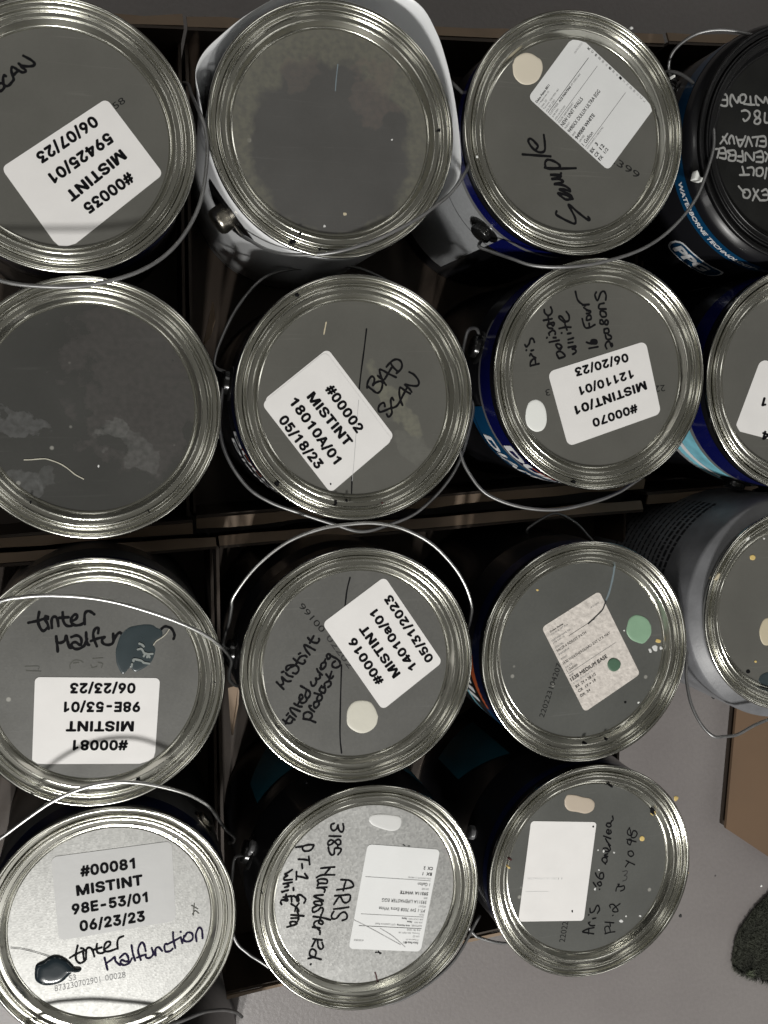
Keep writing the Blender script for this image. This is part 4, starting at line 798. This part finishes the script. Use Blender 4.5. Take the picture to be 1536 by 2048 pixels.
# ---- can 11: medium base sticker
s, c11 = sticker(11, (1083, 1255), (1198, 1182), (1280, 1348), (1169, 1424), 'paper_dirty', rad=.06)
uvtext(11, c11, [('Dulux Paints', .08, .30, .085, 4, .02, 'toner'), ('124 St & 107 Ave', .08, .36, .115, 4, 0, 'midprint'), ('CUSTOMER NAME: Tbd', .04, .36, .175, 4, 0, 'midprint'), ('JOB REF: 10', .04, .24, .205, 4, 0, 'midprint'), ('_', .30, .76, .225, .8, 0, 'toner'), ('COLOR:', .04, .18, .255, 4, 0, 'midprint'),
 ('5402P-4 FOREST PATH', .04, .55, .292, 6.4, 0, 'toner'), ('5402P-4', .04, .22, .335, 4, 0, 'midprint'), ('PRODUCT', .04, .15, .39, 4, 0, 'midprint'), ('1530 WEATHERGUARD EXT LTX MAT', .04, .87, .437, 6.4, 0, 'toner'), ('CAN SIZE', .04, .16, .49, 4, 0, 'midprint'), ('1 Gallon', .04, .22, .525, 6.4, 0, 'toner'), ('_', .04, .88, .56, .8, 0, 'midprint'),
 ('BASE', .04, .11, .585, 4, 0, 'midprint'), ('1538 MEDIUM BASE', .03, .67, .627, 9.2, .03, 'toner'), ('COLORANTS', .04, .38, .675, 3.6, 0, 'faint'), ('BX  2Y + 28 1/2', .05, .40, .72, 6.6, .02, 'toner'), ('CX  1Y + 19', .05, .36, .775, 6.6, .02, 'toner'), ('DX  34', .05, .22, .83, 6.6, .02, 'toner'), ('10/31/2022', .77, .92, .10, 3.6, 0, 'midprint')], .00045, s)
lines(11, crop(1060, 1160, 5.908, [('220223104207', (135, 1620), (345, 985), 13)]), .0001, 'date_code', 'jet', LID[11], 0)
blob(11, oval(1278, 1258, 25, 29, -15, 12, .05, 9), 'dab_green', dome=.0005)
blob(11, oval(1227, 1330, 14, 13, 20, 9, .1, 4), 'dab_dgreen', .0005, .0006, 'paint_dab', s)
strokes(11, 0, 0, 1, 4.6, "1229,1133 1226,1152 1222,1170 1217,1188 1211,1202", 'dab_blue', 'brush_mark'); strokes(11, 0, 0, 1, 3.0, "1211,1202 1205,1218 1194,1230 1176,1247", 'ink_thin', 'brush_mark', up=.0006, parent=s)
for k, (a, b, r_, mt) in enumerate([(1316, 1282, 4, 'dab_yellow'), (1310, 1296, 5, 'dab_lgrey'), (1300, 1301, 3, 'dab_lgrey'), (1322, 1296, 3, 'dab_lgrey'), (1250, 1404, 2.2, 'ink'), (1277, 1405, 1.6, 'dab_white'), (1075, 1180, 2, 'dab_yellow'), (1248, 1261, 1.6, 'dab_white')]):
    blob(11, oval(a, b, r_ * 1.3, r_, 30 * k, 9, .3, k), mt, .0001, .00025, 'paint_spatter')
bail(11, [(990, 1150, .11), (1040, 1095, .10), (1054, 1070, .09), (1057, 1056, .085), (1100, 1029, .085), (1124, 1030, .085), (1154, 1048, .085), (1176, 1071, .085), (1210, 1110, .085)], r=.0011)
side_patch(11, 0, 360, .012, .026, 'dark_navy', n=96); side_patch(11, 182, 214, .026, .038, 'orange', d0b=.024, d1b=.030); side_patch(11, 214, 234, .024, .036, 'midblue')
side_text(11, '///', 196, .060, .020, bold=.05, stretch=1.2, shear=-.2, name='label_stripes'); side_patch(11, 186, 232, .062, .070, 'sky', d0b=.060, d1b=.065)

# ---- can 12: on the bare floor
blob(12, oval(1536, 1264, 17, 28, 0, 12, .06, 2), 'dab_sand', dome=.0004)
for k, (a, b, r_, mt) in enumerate([(1505, 1115, 5.5, 'dab_yellow'), (1511, 1323, 2.4, 'dab_yellow'), (1496, 1343, 4, 'ink'), (1528, 1077, 2, 'dab_lgrey')]):
    blob(12, oval(a, b, r_, r_, 0, 10, .08, k), mt, .0001, .0004, 'paint_spot')
blob(12, [(1516, 1362), (1522, 1350), (1536, 1344), (1560, 1340), (1570, 1365), (1550, 1374), (1528, 1372)], 'dab_teal_dry', dome=.0003, name='wet_paint')
blob(12, [(1416, 1157), (1425, 1145), (1430, 1144), (1427, 1153), (1421, 1157)], 'dab_sand', .0068, .0008, 'dried_drip'); blob(12, [(1483, 1074), (1488, 1071), (1487, 1077), (1483, 1079)], 'dab_white', .0068, .0006, 'dried_drip')
bail(12, [(1540, 975, .06), (1508, 982, .06), (1464, 1023, .056), (1431, 1073, .05), (1411, 1132, .042), (1393, 1193, .034), (1380, 1243, .027), (1376, 1272, .022), (1373, 1328, .014), (1373, 1360, .010), (1382, 1407, .002), (1402, 1448, -.004), (1426, 1472, -.008), (1449, 1473, -.008), (1475, 1469, -.008), (1508, 1451, -.006), (1545, 1436, -.004), (1620, 1410, .01), (1690, 1330, .04)])
ear(12, 82, .058)
def small_print(i, a0, a1, d0, d1, rows):
    rnd = random.Random(4); h = H0 + CANS[i][2]; r = body_r(i) + .0004; v, f = [], []
    for k in range(rows):
        d = d0 + (d1 - d0) * k / rows; a = a0 + rnd.uniform(0, 1); hh = (d1 - d0) / rows * (.30 if k > 2 else .5)
        while a < a1 - rnd.uniform(0, 4):
            wd = rnd.uniform(1.0, 4.2); m = 3
            for s in range(m):
                b0, b1 = math.radians(a + wd * s / m), math.radians(a + wd * (s + 1) / m); o = len(v)
                for an, z in ((b0, h - d), (b1, h - d), (b1, h - d - hh), (b0, h - d - hh)): v.append((r * math.cos(an), r * math.sin(an), z))
                f.append((o, o + 1, o + 2, o + 3))
            a += wd + .7
    return link('small_print', mesh('print', v, f), M['print_grey'], ROOT[i])
small_print(12, 116, 186, .052, .150, 13)

# ---- can 13: bright 00081
s, _ = sticker(13, (102, 1714), (343, 1682), (352, 1841), (118, 1881), 'paper_dimmed', rad=.05)
lines(13, crop(0, 1540, 2.844, [('#00081', (455, 577), (768, 528), 24), ('MISTINT', (433, 686), (812, 622), 23.5), ('98E-53/01', (408, 793), (840, 720), 23.5), ('06/23/23', (452, 888), (824, 828), 24)]), .00045, 'printed_text', 'toner', s)
strokes(13, 120, 1840, 9.6, 4.4, "340,490 305,640 310,760 370,825 440,810 500,750|190,725 300,660 430,600|440,600 450,680 460,760|400,540 440,550 480,590|500,750 500,640 510,560 560,530 620,570 660,700|710,460 700,540 720,620 790,640 860,610|620,580 800,525|840,570 930,510 970,450 940,415 880,440 845,530 870,600 950,600 1090,550|1110,550 1100,440 1130,350 1215,310", 'ink')
strokes(13, 200, 1830, 6.678, 4.4, "60,570 80,650 100,730|90,640 150,600 195,560 210,620 270,670|265,570 330,515 370,550 380,610 340,620 290,600 275,640 320,670 390,640 425,580|420,405 440,520 470,610|610,480 590,400 560,365 520,420 510,490 545,600|495,570 570,540 610,530|610,530 620,570 670,570 710,520 690,440|710,520 745,540|745,535 740,460 780,430 830,480|905,390 870,390 860,440 880,490 940,480 970,450|975,230 980,330 1005,440|905,390 1000,340 1070,300|1080,300 1100,375|1075,225 1080,228|1120,280 1120,340 1180,355 1235,320 1230,250 1170,235 1130,290|1290,350 1280,260 1320,170 1360,200 1370,310", 'ink_purple')
lines(13, crop(0, 1540, 2.844, [('873230702901', (310, 1243), (570, 1190), 13), ('00028', (598, 1183), (714, 1163), 13), ('S3', (392, 1185), (432, 1177), 12)]), .0001, 'date_code', 'jet_grey', LID[13], 0)
strokes(13, 0, 1540, 2.844, 2.4, "1090,770 1125,790|1095,820 1110,800 1130,815|1105,760 1100,825", 'ink_faint', 'faded_writing')
blob(13, [(69, 1947), (72, 1930), (88, 1921), (100, 1913), (115, 1911), (132, 1918), (145, 1930), (152, 1937), (163, 1937), (160, 1942), (148, 1942), (138, 1950), (125, 1962), (105, 1969), (85, 1969), (71, 1960)], 'dab_teal', dome=.0022, name='paint_drop')
strokes(13, 0, 1540, 2.844, 1.3, "60,1010 130,1018 200,1035 280,1060", 'ink_thin', 'hair_strand', up=.0006)
bail(13, [(-150, 1790, .03), (-80, 1730, .005), (0, 1677, -.006), (53, 1638, -.010), (105, 1603, -.013), (158, 1579, -.0145), (211, 1566, -.015), (267, 1565, -.015), (316, 1572, -.013), (369, 1586, -.010), (404, 1603, -.005), (422, 1617, 0), (438, 1640, .016), (452, 1660, .032), (468, 1674, .042), (466, 1684, .046), (458, 1686, .05)])
ear(13, 36, .048, 'button', .0065, .005, True)
side_patch(13, 0, 360, .012, .030, 'dark_navy', n=96)

# ---- can 14: Narvester Rd
s, c14 = sticker(14, (841, 1903), (697, 1897), (735, 1688), (880, 1699), 'paper_grey', rad=.06)
uvtext(14, c14, [('Dulux Paints 8811', .06, .27, .083, 5, .02, 'toner'), ('17 Regalcrest Ct', .06, .24, .115, 4, 0, 'midprint'), ('Unit 22', .06, .15, .145, 4, 0, 'midprint'), ('Toronto, ON M2M 1B1', .06, .36, .178, 4, 0, 'midprint'), ('416 701 2252', .06, .25, .208, 4, 0, 'midprint'), ('_', .05, .92, .225, .9, 0, 'toner'),
 ('CUSTOMER:', .05, .2, .25, 4, 0, 'midprint'), ('Aris Painting', .22, .40, .25, 4.6, .03, 'toner'), ('1275 Lakeshore Road', .42, .70, .25, 4, 0, 'midprint'), ('JOB REF:', .05, .17, .285, 4, 0, 'midprint'), ('None', .2, .27, .285, 4.4, .03, 'toner'), ('JOB LOCATION:', .05, .26, .315, 4, 0, 'midprint'), ('None', .28, .35, .315, 4.4, .03, 'toner'), ('_', .05, .92, .338, .9, 0, 'midprint'), ('COLOR:', .05, .12, .36, 4, 0, 'midprint'),
 ('PT-1 SW 7008 Extra White', .05, .69, .40, 7.4, 0, 'toner'), ('PRODUCT', .05, .15, .44, 4, 0, 'midprint'), ('59311A LIFEMASTER EGG', .05, .67, .482, 7.4, 0, 'toner'), ('BASE', .05, .10, .522, 4, 0, 'midprint'), ('59311A WHITE', .05, .44, .565, 7.2, .035, 'toner'), ('CAN SIZE', .05, .15, .61, 4, 0, 'midprint'), ('1 Gallon', .05, .22, .655, 7.2, 0, 'toner'), ('_', .05, .95, .693, .9, 0, 'midprint'), ('COLORANTS (1/48OZ)', .05, .37, .715, 4, 0, 'midprint'), ('BX  1', .05, .18, .757, 7, .03, 'toner'), ('CX  2', .05, .18, .812, 7, .03, 'toner'), ('6/30/2023', .82, .95, .085, 4, 0, 'midprint')], .00045, s)
strokes(14, 660, 1650, 6.4, 1.0, "300,1210 480,1300 700,1420 900,1530|640,1320 800,1420 960,1560", 'faint', 'scratch', up=.0006, parent=s)
strokes(14, 550, 1635, 10.24, 4.5, "1210,120 1150,150 1150,230 1200,270 1260,230 1290,150 1300,230 1340,290 1390,280 1405,200 1390,130|1110,380 1220,384 1345,385|1340,540 1290,560 1220,500 1150,460 1090,500 1090,560 1150,550 1210,500 1290,450 1340,480 1345,540|1090,610 1110,700 1160,770 1210,740 1220,640 1300,620|1290,560 1280,620 1350,640 1340,700 1290,760|430,610 560,590 680,560 790,560|560,590 570,660 620,690 700,680 760,640 795,570|480,855 590,860 690,880|690,800 700,880 710,960|550,950 560,1040|440,1110 435,1270|440,1200 550,1220 670,1250 610,1150|940,1040 1130,1020 1220,1015|1130,1030 1010,1170|850,1230 960,1180 1220,1175|870,1390 890,1340 870,1290 930,1260 1050,1270 1070,1310 1050,1350 920,1350 870,1390|860,1440 1060,1430|960,1440 1020,1480 1010,1530|350,1070 260,1130 200,1160 260,1190 190,1230 200,1280 350,1270|170,1360 350,1325|240,1350 280,1400 200,1430|140,1520 270,1490|375,1440 380,1490")
strokes(14, 660, 1650, 6.4, 4.5, "140,700 250,710 300,765 270,800 90,830|205,710 185,770 170,840")
strokes(14, 550, 1780, 9.035, 4.5, "1080,105 1220,95 1350,90 1350,180 1290,230 1230,210 1180,120 1130,160 1065,260|1065,345 1200,330 1330,310|1060,390 1020,460 1040,520 1110,510 1180,430 1250,400 1300,450 1290,520 1215,550|870,90 700,110 870,190|870,200 720,210 710,250 800,280 850,260 830,210|750,290 680,330 690,400 770,370 830,320 870,350 830,470|690,480 850,500 1000,540|830,450 820,530|810,530 790,590 840,620 870,590 820,550 730,570 700,620 720,660|680,670 810,690|760,690 810,740 810,800|690,885 850,905|740,890 670,1020|770,920 780,1020 830,1070 870,1030 850,950|730,1220 630,1180 640,1090 690,1070 740,1120 720,1220|600,1240 690,1220 830,1255|640,1345 650,1340|130,40 210,10|150,130 290,110|200,80 190,160|170,170 230,190 200,130|215,200 130,180 100,220 120,260|300,210 300,130 340,110 390,150 400,200 430,190 420,130 400,100 460,90 540,150 550,190 525,235|290,250 380,310 430,380|430,240 380,310 360,380|290,450 520,470|400,380 430,470 420,510|290,510 420,510 410,560|220,670 380,620 390,590 330,570 270,590 290,640")
strokes(14, 660, 1650, 6.4, 2.6, "580,1630 620,1630 655,1640|620,1615 640,1650", 'ink', 'date_code'); strokes(14, 660, 1650, 6.4, 2.0, "935,250 960,265|1000,268 1020,268", 'ink', 'date_code')
blob(14, [(737, 1641), (742, 1631), (760, 1628), (785, 1630), (800, 1634), (803, 1645), (798, 1657), (785, 1662), (765, 1658), (745, 1650)], 'dab_lgrey', dome=.0004)
strokes(14, 440, 1520, 2.743, 3.4, "850,1165 856,1180 860,1200 866,1215", 'dab_red', 'paint_streak')
bail(14, [(490, 1712, .05), (478, 1711, .046), (468, 1720, .042), (464, 1753, .036), (458, 1810, .036), (469, 1877, .034), (495, 1906, .034), (524, 1925, .032), (600, 1975, .03), (700, 2010, .03), (800, 2000, .03), (900, 1930, .035), (960, 1830, .045)])
ear(14, 164, .05); ear(14, 160, .044, 'grey_line', .0055, .004, False)
side_patch(14, 34, 84, .055, .172, 'teal', d0b=.085); side_patch(14, 114, 146, .085, .178, 'teal', d1b=.13); side_patch(14, 92, 106, .09, .12, 'dark_navy')

# ---- can 15: blank sticker
s, c15 = sticker(15, (1167, 1841), (1036, 1843), (1062, 1642), (1193, 1644), 'paper', rad=.05)
uvtext(15, c15, [('59311A LIFEMASTER', .5, .95, .43, 4, 0, 'paper_grey'), ('11', .42, .48, .43, 4, 0, 'faint'), ('_', .6, .95, .3, .7, 0, 'paper_grey')], .00045, s)
blob(15, oval(1144, 1822, 1.6, 2.4, 0, 8, .1, 1), 'ink', .0005, .0001, 'ink_speck', s); blob(15, oval(1186, 1653, 1.8, 1.8, 0, 8, .1, 1), 'ink', .0005, .0001, 'ink_speck', s)
strokes(15, 1140, 1620, 7.3125, 3.6, "345,1810 280,1800 180,1780 260,1740 350,1720|270,1810 275,1730|360,1690 300,1690 270,1650 290,1640|330,1590 375,1580|270,1535 275,1533|290,1440 300,1500 350,1480 390,1400 420,1410 430,1460 400,1510|340,1060 380,1120|400,1070 440,1050 460,1090 430,1110 400,1080|430,1160 432,1158|370,920 400,980 460,1010 490,980 480,920 440,930 430,970|520,790 470,740 480,700 530,700 540,750 510,780|540,700 500,690|550,680 500,660 550,640|570,610 500,600 490,560 540,560 570,590 590,570 560,500|590,520 540,460 520,420|490,380 595,420|567,350 567,290 541,296 535,320 548,344 574,350 600,332 594,296|544,194 530,222 565,250 600,229 579,194 533,194 593,190 605,165 630,140 620,90")
strokes(15, 1140, 1620, 7.3125, 3.0, "655,1780 580,1790 510,1810|520,1810 510,1720 560,1700 580,1740 590,1790|510,1640 640,1650|590,1700 580,1640|620,1545 630,1540|590,1430 580,1390 630,1380 680,1430 700,1480 650,1490 620,1470 650,1430 730,1370|670,1185 680,1140 720,1090 700,1085|690,1120 740,1120 790,1110 790,1160 740,1185|820,740 860,760 945,800|860,760 830,800 810,830|850,610 900,600 930,650 890,680 850,650 850,610|870,510 840,480 850,430 900,440 880,510|830,430 965,465|870,260 840,310 850,360 900,370 920,310 960,310 980,350 950,400 900,400 890,340 870,260")
strokes(15, 1140, 1620, 7.3125, 1.9, "770,900 830,890 830,930 790,960 830,970 820,1020 770,1040", 'ink_thin')
lines(15, crop(920, 1480, 2.494, [('22022', (508, 1008), (526, 905), 15)]), .0001, 'date_code', 'jet', LID[15], 0)
blob(15, [(1129, 1600), (1135, 1590), (1150, 1590), (1165, 1594), (1180, 1597), (1189, 1606), (1186, 1620), (1172, 1627), (1155, 1624), (1138, 1621), (1130, 1612)], 'dab_beige', dome=.0004)
blob(15, oval(1284, 1677, 5.2, 5.2, 0, 10, .05, 3), 'dab_yellow', .0001, .0004, 'paint_spot')
blob(15, [(1300, 1621), (1304, 1612), (1308, 1617), (1311, 1625), (1304, 1628)], 'ink', .0004, .0004, 'paint_spot'); strokes(15, 0, 0, 1, 2, "1300,1626 1305,1630|1308,1622 1310,1628", 'dab_yellow', 'paint_spot', up=.0010)
for k, (a, b, r_) in enumerate([(1242, 1842, 3), (1228, 1705, 1.6), (1207, 1702, 2), (1190, 1778, 2.2), (1252, 1832, 1.6), (1280, 1832, 1.7), (1198, 1740, 1.4), (1196, 1700, 1.5)]):
    blob(15, oval(a, b, r_ * 1.3, r_, 40 * k, 8, .25, k), 'dab_lgrey', .0001, .00015, 'dust_speck')
bail(15, [(958, 1700, .05), (945, 1720, .05), (935, 1790, .05), (937, 1850, .05), (950, 1870, .05), (961, 1876, .05), (1000, 1886, .05), (1050, 1885, .052), (1120, 1870, .054), (1200, 1840, .055), (1260, 1790, .056)])
ear(15, 166, .05, 'grey_line', .0055, .004, False)
side_patch(15, 0, 360, .012, .02, 'dark_navy', n=96); side_patch(15, 118, 150, .075, .165, 'teal', d0b=.11)

# ---- dried specks in the rim grooves
for k, (c, a, b, r_, mt) in enumerate([(6, 592, 592, 4, 'ink'), (6, 552, 966, 5, 'ink'), (6, 668, 1003, 4, 'ink'), (6, 690, 1000, 3, 'ink'), (6, 760, 1004, 2.5, 'dab_red'), (2, 583, 486, 5, 'ink'), (2, 598, 470, 3, 'ink'), (2, 637, 500, 3, 'ink'),
        (2, 872, 264, 3, 'ink'), (2, 894, 257, 3, 'ink'), (15, 1014, 1712, 4, 'dab_red'), (15, 1012, 1728, 3, 'dab_yellow'), (15, 1216, 1567, 3, 'ink'), (15, 1366, 1731, 3.5, 'ink'), (15, 1367, 1739, 2.5, 'dab_yellow'), (7, 1142, 962, 3.5, 'ink'),
        (5, 296, 1020, 3, 'ink'), (5, 62, 1003, 3, 'ink'), (11, 1206, 1474, 3, 'ink'), (11, 1164, 1482, 3, 'ink'), (3, 1255, 62, 3, 'dab_lgrey'), (3, 948, 318, 3, 'dab_white'), (3, 1340, 157, 2.5, 'dab_white'), (8, 1473, 597, 3, 'dab_white'), (9, 276, 1555, 4, 'ink'), (9, 428, 1360, 2, 'ink'), (14, 522, 1778, 2.5, 'jet'), (1, 178, 40, 2.5, 'ink'), (10, 610, 1560, 2.5, 'ink')]):
    blob(c, oval(a, b, r_, r_ * .7, 37 * k, 9, .3, k), mt, .0058, .0006, 'dried_speck')
# ---- torn bits of carton flap between the columns
def torn(px, label):
    W = [at(x, y, z) for x, y, z in px]; c = sum(W, Vector()) / len(W); off = Vector((.0012, 0, 0)); n = len(W)
    v = [p - Vector((c.x, c.y, 0)) for p in W] + [p - Vector((c.x, c.y, 0)) + off for p in W]
    f = [tuple(range(n)), tuple(range(n, 2 * n))[::-1]] + [(k, (k + 1) % n, n + (k + 1) % n, n + k) for k in range(n)]
    o = link('torn_flap', fix(mesh('torn', v, f)), M['card']); o.location = (c.x, c.y, 0); return tag(o, label, 'cardboard scrap')
torn([(456, 1376, .118), (476, 1370, .118), (474, 1408, .112), (463, 1470, .09), (459, 1420, .105)], 'torn tan strip of carton flap between the 00016 and dull 00081 cans')
torn([(417, 640, .100), (424, 604, .105), (428, 640, .098), (419, 672, .094), (406, 690, .09)], 'torn tan strip of carton flap right of the smeared lid')

# ---- can 16 bottom edge, 17 and 18 left edge
bail(16, [(484, 2034, .052), (474, 2026, .048), (450, 2020, .034), (420, 2022, .016), (400, 2027, .008), (340, 2050, -.002), (250, 2072, -.010), (150, 2086, -.014), (50, 2104, -.013), (-60, 2160, -.004), (-140, 2260, .03)])
ear(16, 30, .05)
ear(17, 20, .05)

# ------------------------------------------------------------------ loose things on the floor
a, b_, c_ = at(1476, 1390, .016), at(1452, 1657, .016), at(1536, 1713, .016)
e1 = (a - b_).normalized(); e2 = (c_ - b_).normalized()
far = [b_, b_ + e2 * .40, b_ + e2 * .40 + e1 * .20, b_ + e1 * .20]
cc = sum(far, Vector()) / 4
fb = empty('flattened_box', (cc.x, cc.y, 0), 'flat brown cardboard box lying on the grey floor below the grey can', 'cardboard box')
def inset(pts, k): 
    m = sum(pts, Vector()) / len(pts); return [(m + (p - m) * k) for p in pts]
o2 = [(p.x - cc.x, p.y - cc.y) for p in inset(far, .985)]
link('lower_sheet', mesh('lower', *prism(o2, .0008, .006)), M['card_shaded'], fb)  # shade of the gap under the upper sheet painted in by dark card
o1 = [(p.x - cc.x, p.y - cc.y) for p in far]
me = mesh('upper', *prism(o1, .0125, .016)); link('upper_sheet', me, M['flatcard'], fb)

# shaggy mat corner
def shag():
    rnd = random.Random(11)
    outline = [(1560, 1772), (1536, 1795), (1510, 1822), (1483, 1860), (1473, 1885), (1468, 1915), (1468, 1930), (1478, 1938), (1492, 1945), (1510, 1952), (1540, 1962), (1600, 1965), (1660, 1900), (1660, 1790)]
    W = [at(p[0], p[1], .004) for p in outline]; c = at(1570, 1870, 0)
    root = empty('shaggy_mat', (c.x, c.y, 0), 'dark green shaggy mat corner with frayed edge on the grey floor', 'mat')
    L = [(p.x - c.x, p.y - c.y) for p in W]
    link('mat_base', mesh('base', *prism(L, .0005, .004)), M['tuft'], root)
    def inside(x, y):
        r = False; n = len(L)
        for i in range(n):
            (x1, y1), (x2, y2) = L[i], L[(i + 1) % n]
            if (y1 > y) != (y2 > y) and x < (x2 - x1) * (y - y1) / (y2 - y1) + x1: r = not r
        return r
    def strand(v, f, x, y, z, dx, dy, ln, wd):
        n = 4; o = len(v); a = math.atan2(dy, dx); px, py = -math.sin(a) * wd, math.cos(a) * wd
        for k in range(n + 1):
            s = k / n; zz = z + min(.006, ln * 1.2) * math.sin(s * 2.2) * rnd.uniform(.8, 1.2); q = 1 - .75 * s
            v.append((x + dx * ln * s + px * q, y + dy * ln * s + py * q, zz)); v.append((x + dx * ln * s - px * q, y + dy * ln * s - py * q, zz))
        for k in range(n): f.append((o + 2 * k, o + 2 * k + 1, o + 2 * k + 3, o + 2 * k + 2))
    v, f, v2, f2 = [], [], [], []
    xs = [p[0] for p in L]; ys = [p[1] for p in L]; cnt = 0
    while cnt < 11000:
        x, y = rnd.uniform(min(xs), max(xs)), rnd.uniform(min(ys), max(ys))
        if not inside(x, y): continue
        cnt += 1; a = rnd.uniform(0, 6.283)
        strand(v, f, x, y, .004, math.cos(a), math.sin(a), rnd.uniform(.0012, .0035), rnd.uniform(.00018, .0004))
    n = len(L)
    for i in range(n):
        for k in range(150):
            s = rnd.random(); (x1, y1), (x2, y2) = L[i], L[(i + 1) % n]; x, y = x1 + (x2 - x1) * s, y1 + (y2 - y1) * s
            d = Vector((x, y)).normalized(); fr = 2.0 if 6 <= i <= 10 else 1
            strand(v, f, x, y, .002, d.x + rnd.uniform(-.5, .5), d.y + rnd.uniform(-.5, .5), rnd.uniform(.001, .0028) * fr, .0003)
    link('pile', mesh('pile', v, f), M['tuft'], root)
    p = at(1497, 1944, .006)
    for k in range(70):
        a = rnd.uniform(0, 6.283); strand(v2, f2, p.x - c.x + rnd.uniform(-.003, .003), p.y - c.y + rnd.uniform(-.002, .002), .006, math.cos(a), math.sin(a), rnd.uniform(.002, .005), .0004)
    link('frayed_tuft', mesh('tuft', v2, f2), M['tuft_pale'], root)
shag()

def floor_spot(px, py, r, mat, name, label, cat, seed=0, hgt=.0006):
    p = at(px, py, .0004); rnd = random.Random(seed); n = 14; v, f = [], []
    for s, z in ((1, .0003), (.9, hgt * .7), (.6, hgt)):
        for k in range(n):
            a = 2 * math.pi * k / n; q = r * s * (1 + .12 * math.sin(3 * a + seed)); v.append((q * math.cos(a), q * math.sin(a), z))
    for j in range(2):
        for k in range(n): f.append((j * n + k, j * n + (k + 1) % n, (j + 1) * n + (k + 1) % n, (j + 1) * n + k))
    f.append(tuple(2 * n + k for k in range(n)))
    o = link(name, mesh(name, v, f), M[mat], None, True); o.location = (p.x, p.y, 0); tag(o, label, cat); return o
floor_spot(1352, 1597, .0026, 'dab_yellow', 'paint_spot', 'round yellow paint spot on the grey floor beside the blank-sticker can', 'paint spot', 1)
floor_spot(1340, 1607, .0005, 'dab_white', 'floor_speck', 'tiny white speck on the floor between the grey can and the blank-sticker can', 'speck', 2)
floor_spot(1523, 1772, .0012, 'dab_white', 'floor_speck', 'small white speck on the floor above the dark green mat', 'speck', 3)
floor_spot(1361, 1832, .0018, 'ink_thin', 'floor_speck', 'dark reddish speck on the floor right of the blank-sticker can', 'speck', 4)
floor_spot(1427, 1394, .0022, 'ink_thin', 'floor_speck', 'dark crescent speck on the floor just below the grey can', 'speck', 5)
floor_spot(1463, 1464, .0010, 'ink_thin', 'floor_speck', 'small dark speck on the floor beside the flat cardboard and the grey can handle', 'speck', 6)
